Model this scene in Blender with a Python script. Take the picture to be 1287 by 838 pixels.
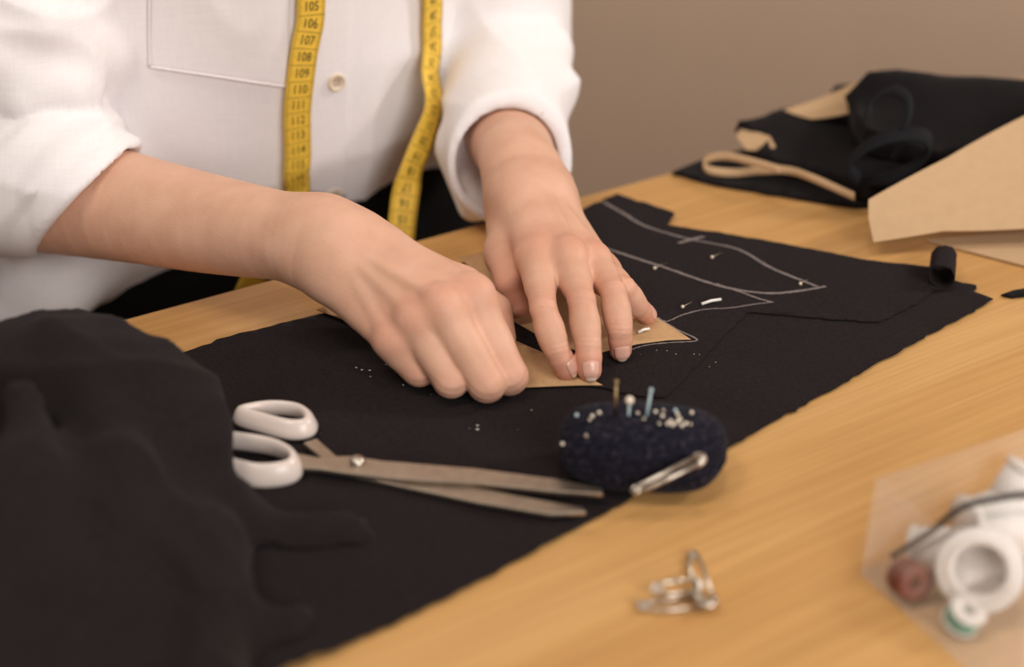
import bpy, bmesh, math, random
import numpy as np
from mathutils import Vector, Matrix
from mathutils.bvhtree import BVHTree

scene = bpy.context.scene
for o in list(bpy.data.objects):
    bpy.data.objects.remove(o, do_unlink=True)
C = scene.collection
TZ = 0.74                      # height of the table top above the floor

# ------------------------------------------------------------------ camera
F_PX, PITCH, CAM_H = 1787.0, math.radians(30), 0.375
cd = bpy.data.cameras.new('camera')
cam = bpy.data.objects.new('camera', cd); C.objects.link(cam)
cam.location = (0, 0, TZ + CAM_H)
cam.rotation_euler = (math.pi/2 - PITCH, 0, 0)
cd.sensor_fit = 'HORIZONTAL'; cd.sensor_width = 36.0
cd.lens = F_PX * 36.0 / 1287.0
cd.clip_start = 0.02
cd.dof.use_dof = True
cd.dof.focus_distance = 0.732
cd.dof.aperture_fstop = 3.1
scene.camera = cam

# ------------------------------------------------------------------ world, lamps, exposure
world = bpy.data.worlds.new('world'); scene.world = world; world.use_nodes = True
bg = world.node_tree.nodes['Background']
bg.inputs[0].default_value = (1.0, 0.91, 0.82, 1); bg.inputs[1].default_value = 0.27

def area_light(name, loc, target, size, power, color, sy=None):
    d = bpy.data.lights.new(name, 'AREA'); d.energy = power; d.color = color
    d.shape = 'RECTANGLE' if sy else 'SQUARE'; d.size = size
    if sy: d.size_y = sy
    o = bpy.data.objects.new(name, d); C.objects.link(o)
    o.location = loc
    o.rotation_euler = (Vector(target) - Vector(loc)).to_track_quat('-Z', 'Y').to_euler()
    return o
area_light('soft_key_light', (1.10, -1.35, 1.80), (-0.02, 0.70, 0.80), 1.4, 38, (1.0, 0.95, 0.91), 1.2)  # unseen soft key, added front right to light torso and hands; no window there
area_light('ceiling_lamp_light', (-0.75, 0.15, 2.45), (0.0, 0.65, 0.74), 0.45, 8, (1.0, 0.88, 0.76))
area_light('ceiling_lamp_light', (0.0, 0.30, 2.45), (0.05, 0.6, 0.74), 0.30, 5, (1.0, 0.87, 0.74))
area_light('wall_lamp_light', (2.3, 1.1, 2.2), (1.5, 2.4, 1.0), 0.5, 48, (1.0, 0.92, 0.84))

vs = scene.view_settings
vs.view_transform = 'Standard'; vs.look = 'None'; vs.gamma = 1.0; vs.use_curve_mapping = False
vs.exposure = 0.0

# ------------------------------------------------------------------ projection helpers (table space: z = 0 on the table top)
ct, st = math.cos(PITCH), math.sin(PITCH)
def ray(u, v):
    x = (u - 643.5)/F_PX; y = -(v - 419.0)/F_PX
    return np.array([x, ct + y*st, -st + y*ct])
def PZ(u, v, z=0.0):
    d = ray(u, v); return np.array([0, 0, CAM_H]) + d*((z - CAM_H)/d[2])
def PD(u, v, D):
    return np.array([0, 0, CAM_H]) + ray(u, v)*D
def depth(p): return p[1]*ct - (p[2] - CAM_H)*st

# ------------------------------------------------------------------ object helpers
def props(o, label=None, cat=None, group=None, kind=None):
    if label: o['label'] = label
    if cat: o['category'] = cat
    if group: o['group'] = group
    if kind: o['kind'] = kind
    return o
def empty(name, loc, label=None, cat=None, group=None, rotz=0.0):
    o = bpy.data.objects.new(name, None); C.objects.link(o)
    o.location = (loc[0], loc[1], loc[2] + TZ); o.rotation_euler = (0, 0, rotz)
    o.empty_display_size = 0.02
    return props(o, label, cat, group)
def mesh(name, verts, faces, mat, parent=None, origin=(0, 0, 0), smooth=True, rel=True):
    """verts in table space; stored relative to the parent's origin (or to origin for a top-level mesh)"""
    me = bpy.data.meshes.new(name)
    v = np.asarray(verts, dtype=float).reshape(-1, 3)
    org = np.array(origin, float)
    if parent is not None and rel:
        root = parent
        while root.parent is not None: root = root.parent
        org = np.array(root.location) - [0, 0, TZ]
    if rel: v = v - org
    if isinstance(faces, np.ndarray): faces = faces.tolist()
    me.from_pydata(v.tolist(), [], faces)
    if smooth: me.polygons.foreach_set('use_smooth', [True]*len(me.polygons))
    me.update()
    o = bpy.data.objects.new(name, me); C.objects.link(o)
    if mat: me.materials.append(mat)
    if parent is not None: o.parent = parent
    else: o.location = (org[0], org[1], org[2] + TZ) if rel else (0, 0, 0)
    return o
def bm_arrays(bm):
    bm.verts.index_update()
    v = [tuple(x.co) for x in bm.verts]; f = [[w.index for w in x.verts] for x in bm.faces]
    bm.free(); return v, f
def box(cx, cy, cz, sx, sy, sz, bev=0.0, rot=0.0, seg=2):
    bm = bmesh.new()
    bmesh.ops.create_cube(bm, size=1.0)
    bmesh.ops.scale(bm, vec=(sx, sy, sz), verts=bm.verts)
    if bev > 0: bmesh.ops.bevel(bm, geom=bm.edges[:], offset=bev, segments=seg, affect='EDGES', profile=0.5)
    if rot: bmesh.ops.rotate(bm, matrix=Matrix.Rotation(rot, 3, 'Z'), verts=bm.verts)
    bmesh.ops.translate(bm, vec=(cx, cy, cz), verts=bm.verts)
    return bm_arrays(bm)
def merge(*vf):
    V, Fc = [], []
    for v, f in vf:
        n = len(V); V += [tuple(x) for x in v]; Fc += [[i + n for i in q] for q in f]
    return V, Fc
def tube(path, rad, seg=8, closed=False, cap=True):
    """round tube along a polyline; rad scalar or list"""
    p = [np.array(q, float) for q in path]; n = len(p)
    r = rad if hasattr(rad, '__len__') else [rad]*n
    V, Fc = [], []
    T = []
    for i in range(n):
        a = p[(i-1) % n] if (closed or i > 0) else p[i]; b = p[(i+1) % n] if (closed or i < n-1) else p[i]
        t = b - a; T.append(t/(np.linalg.norm(t) + 1e-12))
    ref = np.array([0, 0, 1.0]) if abs(T[0][2]) < .9 else np.array([1.0, 0, 0])
    N = np.cross(T[0], ref); N /= np.linalg.norm(N)
    for i in range(n):
        N = N - T[i]*np.dot(N, T[i]); N /= np.linalg.norm(N) + 1e-12
        B = np.cross(T[i], N)
        for k in range(seg):
            a = 2*math.pi*k/seg
            V.append(tuple(p[i] + r[i]*(N*math.cos(a) + B*math.sin(a))))
    m = n if closed else n - 1
    for i in range(m):
        j = (i + 1) % n
        for k in range(seg):
            l = (k + 1) % seg
            Fc.append([i*seg + k, i*seg + l, j*seg + l, j*seg + k])
    if cap and not closed:
        Fc.append(list(range(seg))[::-1]); Fc.append([(n-1)*seg + k for k in range(seg)])
    return V, Fc
def lathe(prof, origin, axis=(0, 0, 1), seg=24):
    """prof: (radius, height) pairs along axis"""
    ax = np.array(axis, float); ax /= np.linalg.norm(ax)
    ref = np.array([1.0, 0, 0]) if abs(ax[0]) < .9 else np.array([0, 1.0, 0])
    e1 = np.cross(ax, ref); e1 /= np.linalg.norm(e1); e2 = np.cross(ax, e1)
    V, Fc = [], []; n = len(prof)
    for r, h in prof:
        for k in range(seg):
            a = 2*math.pi*k/seg
            V.append(tuple(np.array(origin) + ax*h + r*(e1*math.cos(a) + e2*math.sin(a))))
    for i in range(n-1):
        for k in range(seg):
            l = (k+1) % seg
            Fc.append([i*seg+k, i*seg+l, (i+1)*seg+l, (i+1)*seg+k])
    if prof[0][0] > 1e-6: Fc.append(list(range(seg))[::-1])
    if prof[-1][0] > 1e-6: Fc.append([(n-1)*seg+k for k in range(seg)])
    return V, Fc
def ball(c, r, seg=12, sc=(1, 1, 1)):
    prof = [(max(1e-7, r*math.sin(math.pi*i/8)), -r*math.cos(math.pi*i/8)) for i in range(9)]
    V, Fc = lathe(prof, (0, 0, 0), seg=seg)
    V = [(c[0]+x*sc[0], c[1]+y*sc[1], c[2]+z*sc[2]) for x, y, z in V]
    return V, Fc
def resample(pts, step, closed=True):
    pts = [np.array(p, float) for p in pts]; out = []
    n = len(pts)
    for i in range(n if closed else n-1):
        a, b = pts[i], pts[(i+1) % n]; m = max(1, int(np.linalg.norm(b-a)/step))
        for k in range(m): out.append(a + (b-a)*k/m)
    if not closed: out.append(pts[-1])
    return np.array(out)
def catmull(pts, sub=8):
    p = [np.array(q, float) for q in pts]; p = [2*p[0]-p[1]] + p + [2*p[-1]-p[-2]]; out = []
    for i in range(1, len(p)-2):
        for k in range(sub):
            t = k/sub
            out.append(.5*((2*p[i]) + (p[i+1]-p[i-1])*t + (2*p[i-1]-5*p[i]+4*p[i+1]-p[i+2])*t*t + (3*p[i]-p[i-1]-3*p[i+1]+p[i+2])*t**3))
    out.append(p[-2]); return np.array(out)
def sheet(poly, step, zfun):
    """flat polygon (N x 2) cut into a grid and lifted by zfun(x, y)"""
    bm = bmesh.new()
    vs_ = [bm.verts.new((p[0], p[1], 0)) for p in poly]
    f0 = bm.faces.new(vs_)
    P_ = np.array([p[:2] for p in poly]); lo, hi = P_.min(0), P_.max(0)
    bmesh.ops.triangulate(bm, faces=[f0])
    bmesh.ops.dissolve_limit(bm, angle_limit=0.0, verts=[], edges=[])
    for ax in (0, 1):
        c = lo[ax] + step
        while c < hi[ax]:
            co = [0, 0, 0]; no = [0, 0, 0]; co[ax] = c; no[ax] = 1
            bmesh.ops.bisect_plane(bm, geom=bm.verts[:] + bm.edges[:] + bm.faces[:], plane_co=co, plane_no=no)
            c += step
    bmesh.ops.recalc_face_normals(bm, faces=bm.faces)
    v, f = bm_arrays(bm)
    v = np.array(v); 
    # make faces point up
    a = v[f[0][0]]; n = np.cross(v[f[0][1]]-a, v[f[0][2]]-a)
    if n[2] < 0: f = [q[::-1] for q in f]
    v[:, 2] = zfun(v[:, 0], v[:, 1])
    return v, f
def ragged(poly, step, amp, seed):
    rng = np.random.default_rng(seed); q = resample(poly, step)[:, :2]
    return q + rng.normal(0, amp, q.shape)
def solidify(o, t, off=-1):
    m = o.modifiers.new('thickness', 'SOLIDIFY'); m.thickness = t; m.offset = off
    return o

# ------------------------------------------------------------------ signed distance modelling
def smin(a, b, k):
    if k <= 0: return np.minimum(a, b)
    h = np.maximum(k - np.abs(a-b), 0)/k
    return np.minimum(a, b) - h*h*k*.25
def smax(a, b, k): return -smin(-a, -b, k)
def cone(P, a, b, ra, rb, n=None, s=1.0):
    """round cone from a to b; n, s: flattened along n by factor s"""
    a = np.asarray(a, np.float32); b = np.asarray(b, np.float32)
    ab = b - a; L2 = float(ab @ ab) + 1e-12
    q = P - a
    t = np.clip(q @ ab/L2, 0, 1)
    q = q - t[:, None]*ab
    r = ra + (rb-ra)*t
    if n is not None and s != 1.0:
        n = np.asarray(n, np.float32); qn = q @ n
        d = np.sqrt(np.maximum((q*q).sum(1) + qn*qn*(1/(s*s)-1), 0)) 
        return (d - r)*(s + (1-s)*.5)
    return np.sqrt((q*q).sum(1)) - r
def ball_d(P, c, r):
    q = P - np.asarray(c, np.float32); return np.sqrt((q*q).sum(1)) - r
def ell(P, c, rx, ry, rz, ex=(1, 0, 0), ey=(0, 1, 0), ez=(0, 0, 1)):
    q = P - np.asarray(c, np.float32)
    x = q @ np.asarray(ex, np.float32)/rx; y = q @ np.asarray(ey, np.float32)/ry; z = q @ np.asarray(ez, np.float32)/rz
    k0 = np.sqrt(x*x+y*y+z*z)
    k1 = np.sqrt((x/rx)**2+(y/ry)**2+(z/rz)**2)
    return k0*(k0-1)/(k1+1e-6)
def vnoise(P, sc, seed=0):
    """cheap smooth wavy noise from warped sines, about -1..1"""
    q = np.asarray(P, np.float32)*np.float32(sc*1.9) + np.float32(seed*7.13)
    x, y, z = q[:, 0], q[:, 1], q[:, 2]
    a = np.sin(x + 1.3*np.sin(y*.73 + z*.41 + seed)); b = np.sin(y*1.13 + 1.2*np.sin(z*.83 - x*.37)); c = np.sin(z*1.07 + 1.1*np.sin(x*.91 + y*.53))
    return (a*b + b*c + c*a)*.6
def polygonize(fn, lo, hi, vox, newton=1, B=8):
    lo = np.array(lo, float); hi = np.array(hi, float)
    nb = np.ceil((hi-lo)/(vox*B)).astype(int); N = nb*B + 1
    c = [lo[i] + (np.arange(nb[i])+.5)*B*vox for i in range(3)]
    X, Y, Z = np.meshgrid(*c, indexing='ij')
    def ev(p):
        out = np.empty(len(p), np.float32)
        for i in range(0, len(p), 400000): out[i:i+400000] = fn(p[i:i+400000].astype(np.float32))
        return out
    dc = ev(np.stack([X, Y, Z], -1).reshape(-1, 3)).reshape(nb)
    act = np.argwhere(np.abs(dc) < B*vox*1.25)
    val = np.repeat(np.repeat(np.repeat(np.where(dc < 0, -1, 1).astype(np.float32), B, 0), B, 1), B, 2)
    val = np.pad(val, ((0, 1),)*3, mode='edge')
    r = np.arange(B+1); gx, gy, gz = [g.ravel() for g in np.meshgrid(r, r, r, indexing='ij')]
    for k in range(0, len(act), 400):
        a = act[k:k+400]*B
        ix = (a[:, 0, None]+gx).ravel(); iy = (a[:, 1, None]+gy).ravel(); iz = (a[:, 2, None]+gz).ravel()
        p = np.stack([ix, iy, iz], -1)*vox + lo
        val[ix, iy, iz] = ev(p)
    val[0] = val[-1] = 1; val[:, 0] = val[:, -1] = 1; val[:, :, 0] = val[:, :, -1] = 1
    s = val < 0
    n8 = np.zeros(np.array(val.shape)-1, np.uint8)
    for dx in (0, 1):
        for dy in (0, 1):
            for dz in (0, 1):
                n8 += s[dx:s.shape[0]-1+dx, dy:s.shape[1]-1+dy, dz:s.shape[2]-1+dz]
    cells = np.argwhere((n8 > 0) & (n8 < 8))
    idx = np.full(n8.shape, -1, np.int32); idx[tuple(cells.T)] = np.arange(len(cells))
    corner = np.array([[x, y, z] for x in (0, 1) for y in (0, 1) for z in (0, 1)])
    cv = np.stack([val[tuple((cells+q).T)] for q in corner], 1)
    acc = np.zeros((len(cells), 3)); cnt = np.zeros(len(cells))
    for i in range(8):
        for j in range(i+1, 8):
            if np.abs(corner[i]-corner[j]).sum() != 1: continue
            m = (cv[:, i] < 0) != (cv[:, j] < 0)
            t = np.where(m, cv[:, i]/(cv[:, i]-cv[:, j]+1e-20), 0)
            acc += np.where(m[:, None], corner[i] + t[:, None]*(corner[j]-corner[i]), 0); cnt += m
    V = lo + (cells + acc/cnt[:, None])*vox
    Q = []
    for ax in range(3):
        sl = [slice(1, -1)]*3; sl[ax] = slice(0, -1)
        sh = list(sl); sh[ax] = slice(1, None)
        a = s[tuple(sl)]; b = s[tuple(sh)]
        e = np.argwhere(a != b); off = np.ones(3, int); off[ax] = 0
        inv = a[tuple(e.T)]; e = e + off
        u, w = (ax+1) % 3, (ax+2) % 3
        du = np.zeros(3, int); du[u] = 1; dw = np.zeros(3, int); dw[w] = 1
        q = np.stack([idx[tuple((e-du-dw).T)], idx[tuple((e-dw).T)], idx[tuple(e.T)], idx[tuple((e-du).T)]], 1)
        q[inv] = q[inv][:, ::-1]
        Q.append(q)
    Q = np.concatenate(Q); Q = Q[(Q >= 0).all(1)]
    h = vox*.35
    for _ in range(newton):
        p = V.astype(np.float32); d = ev(p)
        g = np.stack([ev(p+np.eye(3, dtype=np.float32)[i]*h)-d for i in range(3)], 1)/h
        step = (d/((g*g).sum(1)+1e-4))[:, None]*g
        ln = np.linalg.norm(step, axis=1, keepdims=True); step *= np.minimum(1, vox*.8/(ln+1e-12))
        V = V - step*.9
    return V, Q

# ------------------------------------------------------------------ materials
def new_mat(name):
    m = bpy.data.materials.new(name); m.use_nodes = True
    nt = m.node_tree; b = nt.nodes['Principled BSDF']
    return m, nt, b
def node(nt, kind, **kw):
    n = nt.nodes.new(kind)
    for k, v in kw.items():
        if k in n.inputs: n.inputs[k].default_value = v
        else: setattr(n, k, v)
    return n
def srgb(r, g, b):
    f = lambda c: ((c/255+.055)/1.055)**2.4 if c/255 > .04045 else c/255/12.92
    return (f(r), f(g), f(b), 1)
def ramp(nt, stops):
    n = nt.nodes.new('ShaderNodeValToRGB'); e = n.color_ramp.elements
    e[0].position, e[0].color = stops[0]; e[1].position, e[1].color = stops[-1]
    for p, c in stops[1:-1]:
        x = e.new(p); x.color = c
    return n
def coords(nt, scale=(1, 1, 1), rot=(0, 0, 0), kind='Object'):
    t = nt.nodes.new('ShaderNodeTexCoord'); m = nt.nodes.new('ShaderNodeMapping')
    m.inputs['Scale'].default_value = scale; m.inputs['Rotation'].default_value = rot
    nt.links.new(t.outputs[kind], m.inputs['Vector']); return m
def bump(nt, b, src, strength, dist):
    n = nt.nodes.new('ShaderNodeBump'); n.inputs['Strength'].default_value = strength; n.inputs['Distance'].default_value = dist
    nt.links.new(src, n.inputs['Height']); nt.links.new(n.outputs['Normal'], b.inputs['Normal']); return n
def simple(name, col, rough=.5, metal=0.0, noise=.06, scale=120, bumpd=0.0, spec=.5):
    m, nt, b = new_mat(name)
    c = coords(nt); n = node(nt, 'ShaderNodeTexNoise', Scale=scale, Detail=3.0); nt.links.new(c.outputs[0], n.inputs['Vector'])
    lo = tuple(x*(1-noise) for x in col[:3])+(1,); hi = tuple(min(1, x*(1+noise)) for x in col[:3])+(1,)
    r = ramp(nt, [(.3, lo), (.7, hi)]); nt.links.new(n.outputs['Fac'], r.inputs[0]); nt.links.new(r.outputs[0], b.inputs['Base Color'])
    b.inputs['Roughness'].default_value = rough; b.inputs['Metallic'].default_value = metal
    b.inputs['Specular IOR Level'].default_value = spec
    if bumpd: bump(nt, b, n.outputs['Fac'], .6, bumpd)
    return m
def weave(name, col, scale=900, rough=.9, var=.12, spec=.2, sheen=0.0, bumpd=.0004, aniso=12, thin=False):
    """woven cloth: two crossed thread patterns"""
    m, nt, b = new_mat(name)
    n1 = node(nt, 'ShaderNodeTexNoise', Scale=1.0, Detail=2.0); n2 = node(nt, 'ShaderNodeTexNoise', Scale=1.0, Detail=2.0)
    c1 = coords(nt, (scale, scale/aniso, scale/aniso)); c2 = coords(nt, (scale/aniso, scale/aniso, scale))
    nt.links.new(c1.outputs[0], n1.inputs['Vector']); nt.links.new(c2.outputs[0], n2.inputs['Vector'])
    mx = nt.nodes.new('ShaderNodeMath'); mx.operation = 'ADD'
    nt.links.new(n1.outputs['Fac'], mx.inputs[0]); nt.links.new(n2.outputs['Fac'], mx.inputs[1])
    hf = nt.nodes.new('ShaderNodeMath'); hf.operation = 'MULTIPLY'; hf.inputs[1].default_value = .5
    nt.links.new(mx.outputs[0], hf.inputs[0])
    lo = tuple(x*(1-var) for x in col[:3])+(1,); hi = tuple(min(1, x*(1+var)) for x in col[:3])+(1,)
    r = ramp(nt, [(.35, lo), (.65, hi)]); nt.links.new(hf.outputs[0], r.inputs[0]); nt.links.new(r.outputs[0], b.inputs['Base Color'])
    b.inputs['Roughness'].default_value = rough; b.inputs['Specular IOR Level'].default_value = spec
    if sheen: b.inputs['Sheen Weight'].default_value = sheen; b.inputs['Sheen Roughness'].default_value = .5
    bump(nt, b, hf.outputs[0], .5, bumpd)
    return m
M = {}
M['linen'] = weave('white_linen', srgb(236, 232, 234), 1100, .9, .03, .15, .05, .00018, 14)
M['black'] = weave('black_cotton', srgb(34, 28, 29), 1500, 1.0, .25, .06, .03, .0003, 3)
M['black2'] = weave('black_wool', srgb(24, 21, 22), 1200, .95, .2, .1, .04, .0003, 3)
M['trouser'] = weave('black_trousers', srgb(20, 20, 20), 1000, .95, .2, .1, 0, .0003, 3)
M['kraft'] = simple('kraft_paper', srgb(190, 153, 113), .8, 0, .05, 260, .0002, .2)
M['kraft2'] = simple('kraft_card', srgb(190, 158, 122), .75, 0, .03, 150, .0001, .25)
M['steel'] = simple('steel', srgb(200, 190, 178), .28, 1.0, .08, 300)
M['brushed'] = simple('brushed_blade', srgb(176, 160, 144), .34, .9, .1, 200)
M['ivory'] = simple('ivory_plastic', srgb(216, 202, 194), .22, 0, .02, 60, 0, .5)
M['button'] = simple('shell_button', srgb(222, 203, 180), .35, 0, .08, 120)
M['chalk'] = simple('tailor_chalk', srgb(128, 118, 116), .95, 0, .35, 900, 0, .1)
M['white'] = simple('white_enamel', srgb(240, 236, 230), .35, 0, .02, 90)
M['tape'] = simple('tape_yellow', srgb(234, 192, 70), .55, 0, .05, 180, 0, .35)
M['ink'] = simple('tape_ink', srgb(52, 44, 26), .6, 0, .05, 200)
M['lint'] = simple('lint', srgb(200, 195, 185), .9, 0, .05, 300)

def skin_material():
    m, nt, b = new_mat('skin')
    at = nt.nodes.new('ShaderNodeAttribute'); at.attribute_name = 'flush'
    c = coords(nt); n = node(nt, 'ShaderNodeTexNoise', Scale=55.0, Detail=4.0); nt.links.new(c.outputs[0], n.inputs['Vector'])
    r = ramp(nt, [(.3, srgb(205, 158, 133)), (.7, srgb(218, 173, 148))]); nt.links.new(n.outputs['Fac'], r.inputs[0])
    mx = node(nt, 'ShaderNodeMix', data_type='RGBA'); mx.inputs[7].default_value = srgb(212, 136, 114)
    nt.links.new(at.outputs['Fac'], mx.inputs[0]); nt.links.new(r.outputs[0], mx.inputs[6])
    nt.links.new(mx.outputs[2], b.inputs['Base Color'])
    b.inputs['Roughness'].default_value = .5; b.inputs['Specular IOR Level'].default_value = .38
    b.inputs['Subsurface Weight'].default_value = .12; b.inputs['Subsurface Radius'].default_value = (1.0, .35, .2)
    b.inputs['Subsurface Scale'].default_value = .004
    v = node(nt, 'ShaderNodeTexVoronoi', Scale=900.0); nt.links.new(c.outputs[0], v.inputs['Vector'])
    bump(nt, b, v.outputs['Distance'], .25, .0003)
    return m
M['skin'] = skin_material()
def nail_material():
    m = simple('fingernail', srgb(222, 172, 154), .2, 0, .03, 80, 0, .5); return m
M['nail'] = nail_material()
M['nail_tip'] = simple('nail_edge', srgb(232, 204, 186), .25, 0, .02, 80)

def wood_material():
    m, nt, b = new_mat('oak_veneer')
    c = coords(nt, (1.6, 26, 26))
    n = node(nt, 'ShaderNodeTexNoise', Scale=1.0, Detail=5.0, Roughness=.6); nt.links.new(c.outputs[0], n.inputs['Vector'])
    c2 = coords(nt, (9, 330, 330)); n2 = node(nt, 'ShaderNodeTexNoise', Scale=1.0, Detail=3.0); nt.links.new(c2.outputs[0], n2.inputs['Vector'])
    r = ramp(nt, [(.25, srgb(194, 144, 86)), (.5, srgb(208, 160, 100)), (.78, srgb(217, 173, 115))]); nt.links.new(n.outputs['Fac'], r.inputs[0])
    r2 = ramp(nt, [(.35, (.80, .77, .72, 1)), (.62, (1, 1, 1, 1))]); nt.links.new(n2.outputs['Fac'], r2.inputs[0])
    mx = node(nt, 'ShaderNodeMix', data_type='RGBA', blend_type='MULTIPLY'); mx.inputs[0].default_value = .55
    nt.links.new(r.outputs[0], mx.inputs[6]); nt.links.new(r2.outputs[0], mx.inputs[7]); nt.links.new(mx.outputs[2], b.inputs['Base Color'])
    b.inputs['Roughness'].default_value = .42; b.inputs['Specular IOR Level'].default_value = .35
    bump(nt, b, n2.outputs['Fac'], .15, .0003)
    return m
M['wood'] = wood_material()
M['wall'] = simple('wall_paint', srgb(184, 160, 140), .9, 0, .02, 5, 0, .1)
M['floor'] = simple('floor_boards', srgb(120, 92, 68), .6, 0, .15, 8)

# ------------------------------------------------------------------ room
def structure(o): o['kind'] = 'structure'; return o
structure(mesh('floor', *box(0.2, 0.5, -TZ-.05, 6.4, 5.4, .1), M['floor'], smooth=False))
structure(mesh('wall_back', *box(0.2, 2.45, 1.35-TZ-.05, 6.4, .1, 2.8), M['wall'], smooth=False))

# ------------------------------------------------------------------ table (long edge runs at 32 degrees)
TA = math.atan2(.53, .846)
E0 = np.array([-0.216, 0.661]); ES = np.array([.846, .53]); EN = np.array([.53, -.846])   # edge point, along, towards camera
tc = E0 + ES*.45 + EN*.40
table = empty('sewing_table', (tc[0], tc[1], -TZ), 'light oak veneer work table under the fabric', 'table', rotz=TA)
def tpart(name, vf, mat): return mesh(name, vf[0], vf[1], mat, table, rel=False)
tpart('table_top', box(0, 0, TZ-.014, 1.9, .80, .028, .003), M['wood'])
for sx in (-1, 1):
    for sy in (-1, 1):
        tpart('leg', box(sx*.88, sy*.34, (TZ-.028)/2, .05, .05, TZ-.028, .003), M['wood'])
for sy in (-1, 1): tpart('apron', box(0, sy*.34, TZ-.068, 1.70, .022, .08, .002), M['wood'])

# ------------------------------------------------------------------ the person: arms and hands
def nrm(v): v = np.asarray(v, float); return v/np.linalg.norm(v)
def dorsal_frame(axis, up):
    a = nrm(axis); n = nrm(np.asarray(up) - a*np.dot(a, up)); return a, n

class Hand:
    """collects prims: palm group and one group per finger"""
    def __init__(s): s.palm = []; s.fingers = []; s.bumps = []; s.dents = []; s.flush = []; s.wr = []
def hand_sdf(H, forearm):
    def fn(P):
        d = None
        for (a, b, ra, rb, n, sq) in forearm:
            e = cone(P, a, b, ra, rb, n, sq); d = e if d is None else np.minimum(d, e)
        pd = None
        for (a, b, ra, rb, n, sq, k) in H.palm:
            e = cone(P, a, b, ra, rb, n, sq); pd = e if pd is None else smin(pd, e, k)
        d = smin(d, pd, .018)
        fd = None
        for prims, kp in H.fingers:
            e = None
            for (a, b, ra, rb, n, sq, k) in prims:
                g = cone(P, a, b, ra, rb, n, sq); e = g if e is None else smin(e, g, k)
            fd = (e, kp) if fd is None else fd
            if fd[0] is e: acc = e; bl = smin(d, e, kp)
            else:
                bl = smin(bl, smin(d, e, kp), .0016)
        d = bl
        for (a, b, r, k, depth_) in H.bumps:
            d = smin(d, cone(P, a, b, r, r), k)
        for (c, ax, n, amp, wl, sig, rad) in H.wr:      # knuckle creases
            q = P - np.asarray(c, np.float32); x = q @ np.asarray(ax, np.float32); y = q @ np.asarray(n, np.float32)
            w = np.exp(-(x/sig)**2)*np.clip(y/rad, 0, 1)*np.exp(-np.maximum(np.sqrt((q*q).sum(1))-rad*1.7, 0)**2/(rad*.5)**2)
            xx = x + .25*wl*np.sin((q @ np.cross(ax, n).astype(np.float32))/rad*2.1)
            d = d + amp*w*(.5+.5*np.cos(2*math.pi*xx/wl))
        for (c, r, k) in H.dents:
            d = smax(d, -ball_d(P, c, r), k)
        return d
    return fn
def finger(H, pts, rad, up, kp=.010, waist=1.0, wr=True):
    """pts: MCP, PIP, DIP, TIP"""
    prims = []
    for i in range(3):
        a, b = np.array(pts[i]), np.array(pts[i+1])
        ax, n = dorsal_frame(b-a, up)
        m = a + (b-a)*.5
        ra, rb = rad[i], rad[i+1]
        rm = (ra+rb)/2*(waist if i < 2 else 1.03)
        prims.append((a, m, ra, rm, n, .95, .0008)); prims.append((m, b, rm, rb, n, .95, .0008))
        if i < 2:   # pad on the palmar side
            prims.append((m - n*ra*.22, m - n*ra*.22 + ax*.004, rm*.82, rm*.82, n, 1, .006))
        if wr and i < 2:
            H.wr.append((b + n*0, nrm(nrm(b-a)+nrm(np.array(pts[i+2])-b)), n, .0006 if i == 0 else .0004, .0034 if i == 0 else .0026, .0052 if i == 0 else .0034, rb))
    H.fingers.append((prims, kp))
    H.flush.append((np.array(pts[3]), .012, .75)); H.flush.append((np.array(pts[1]), .010, .32)); H.flush.append((np.array(pts[2]), .008, .28))

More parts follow.
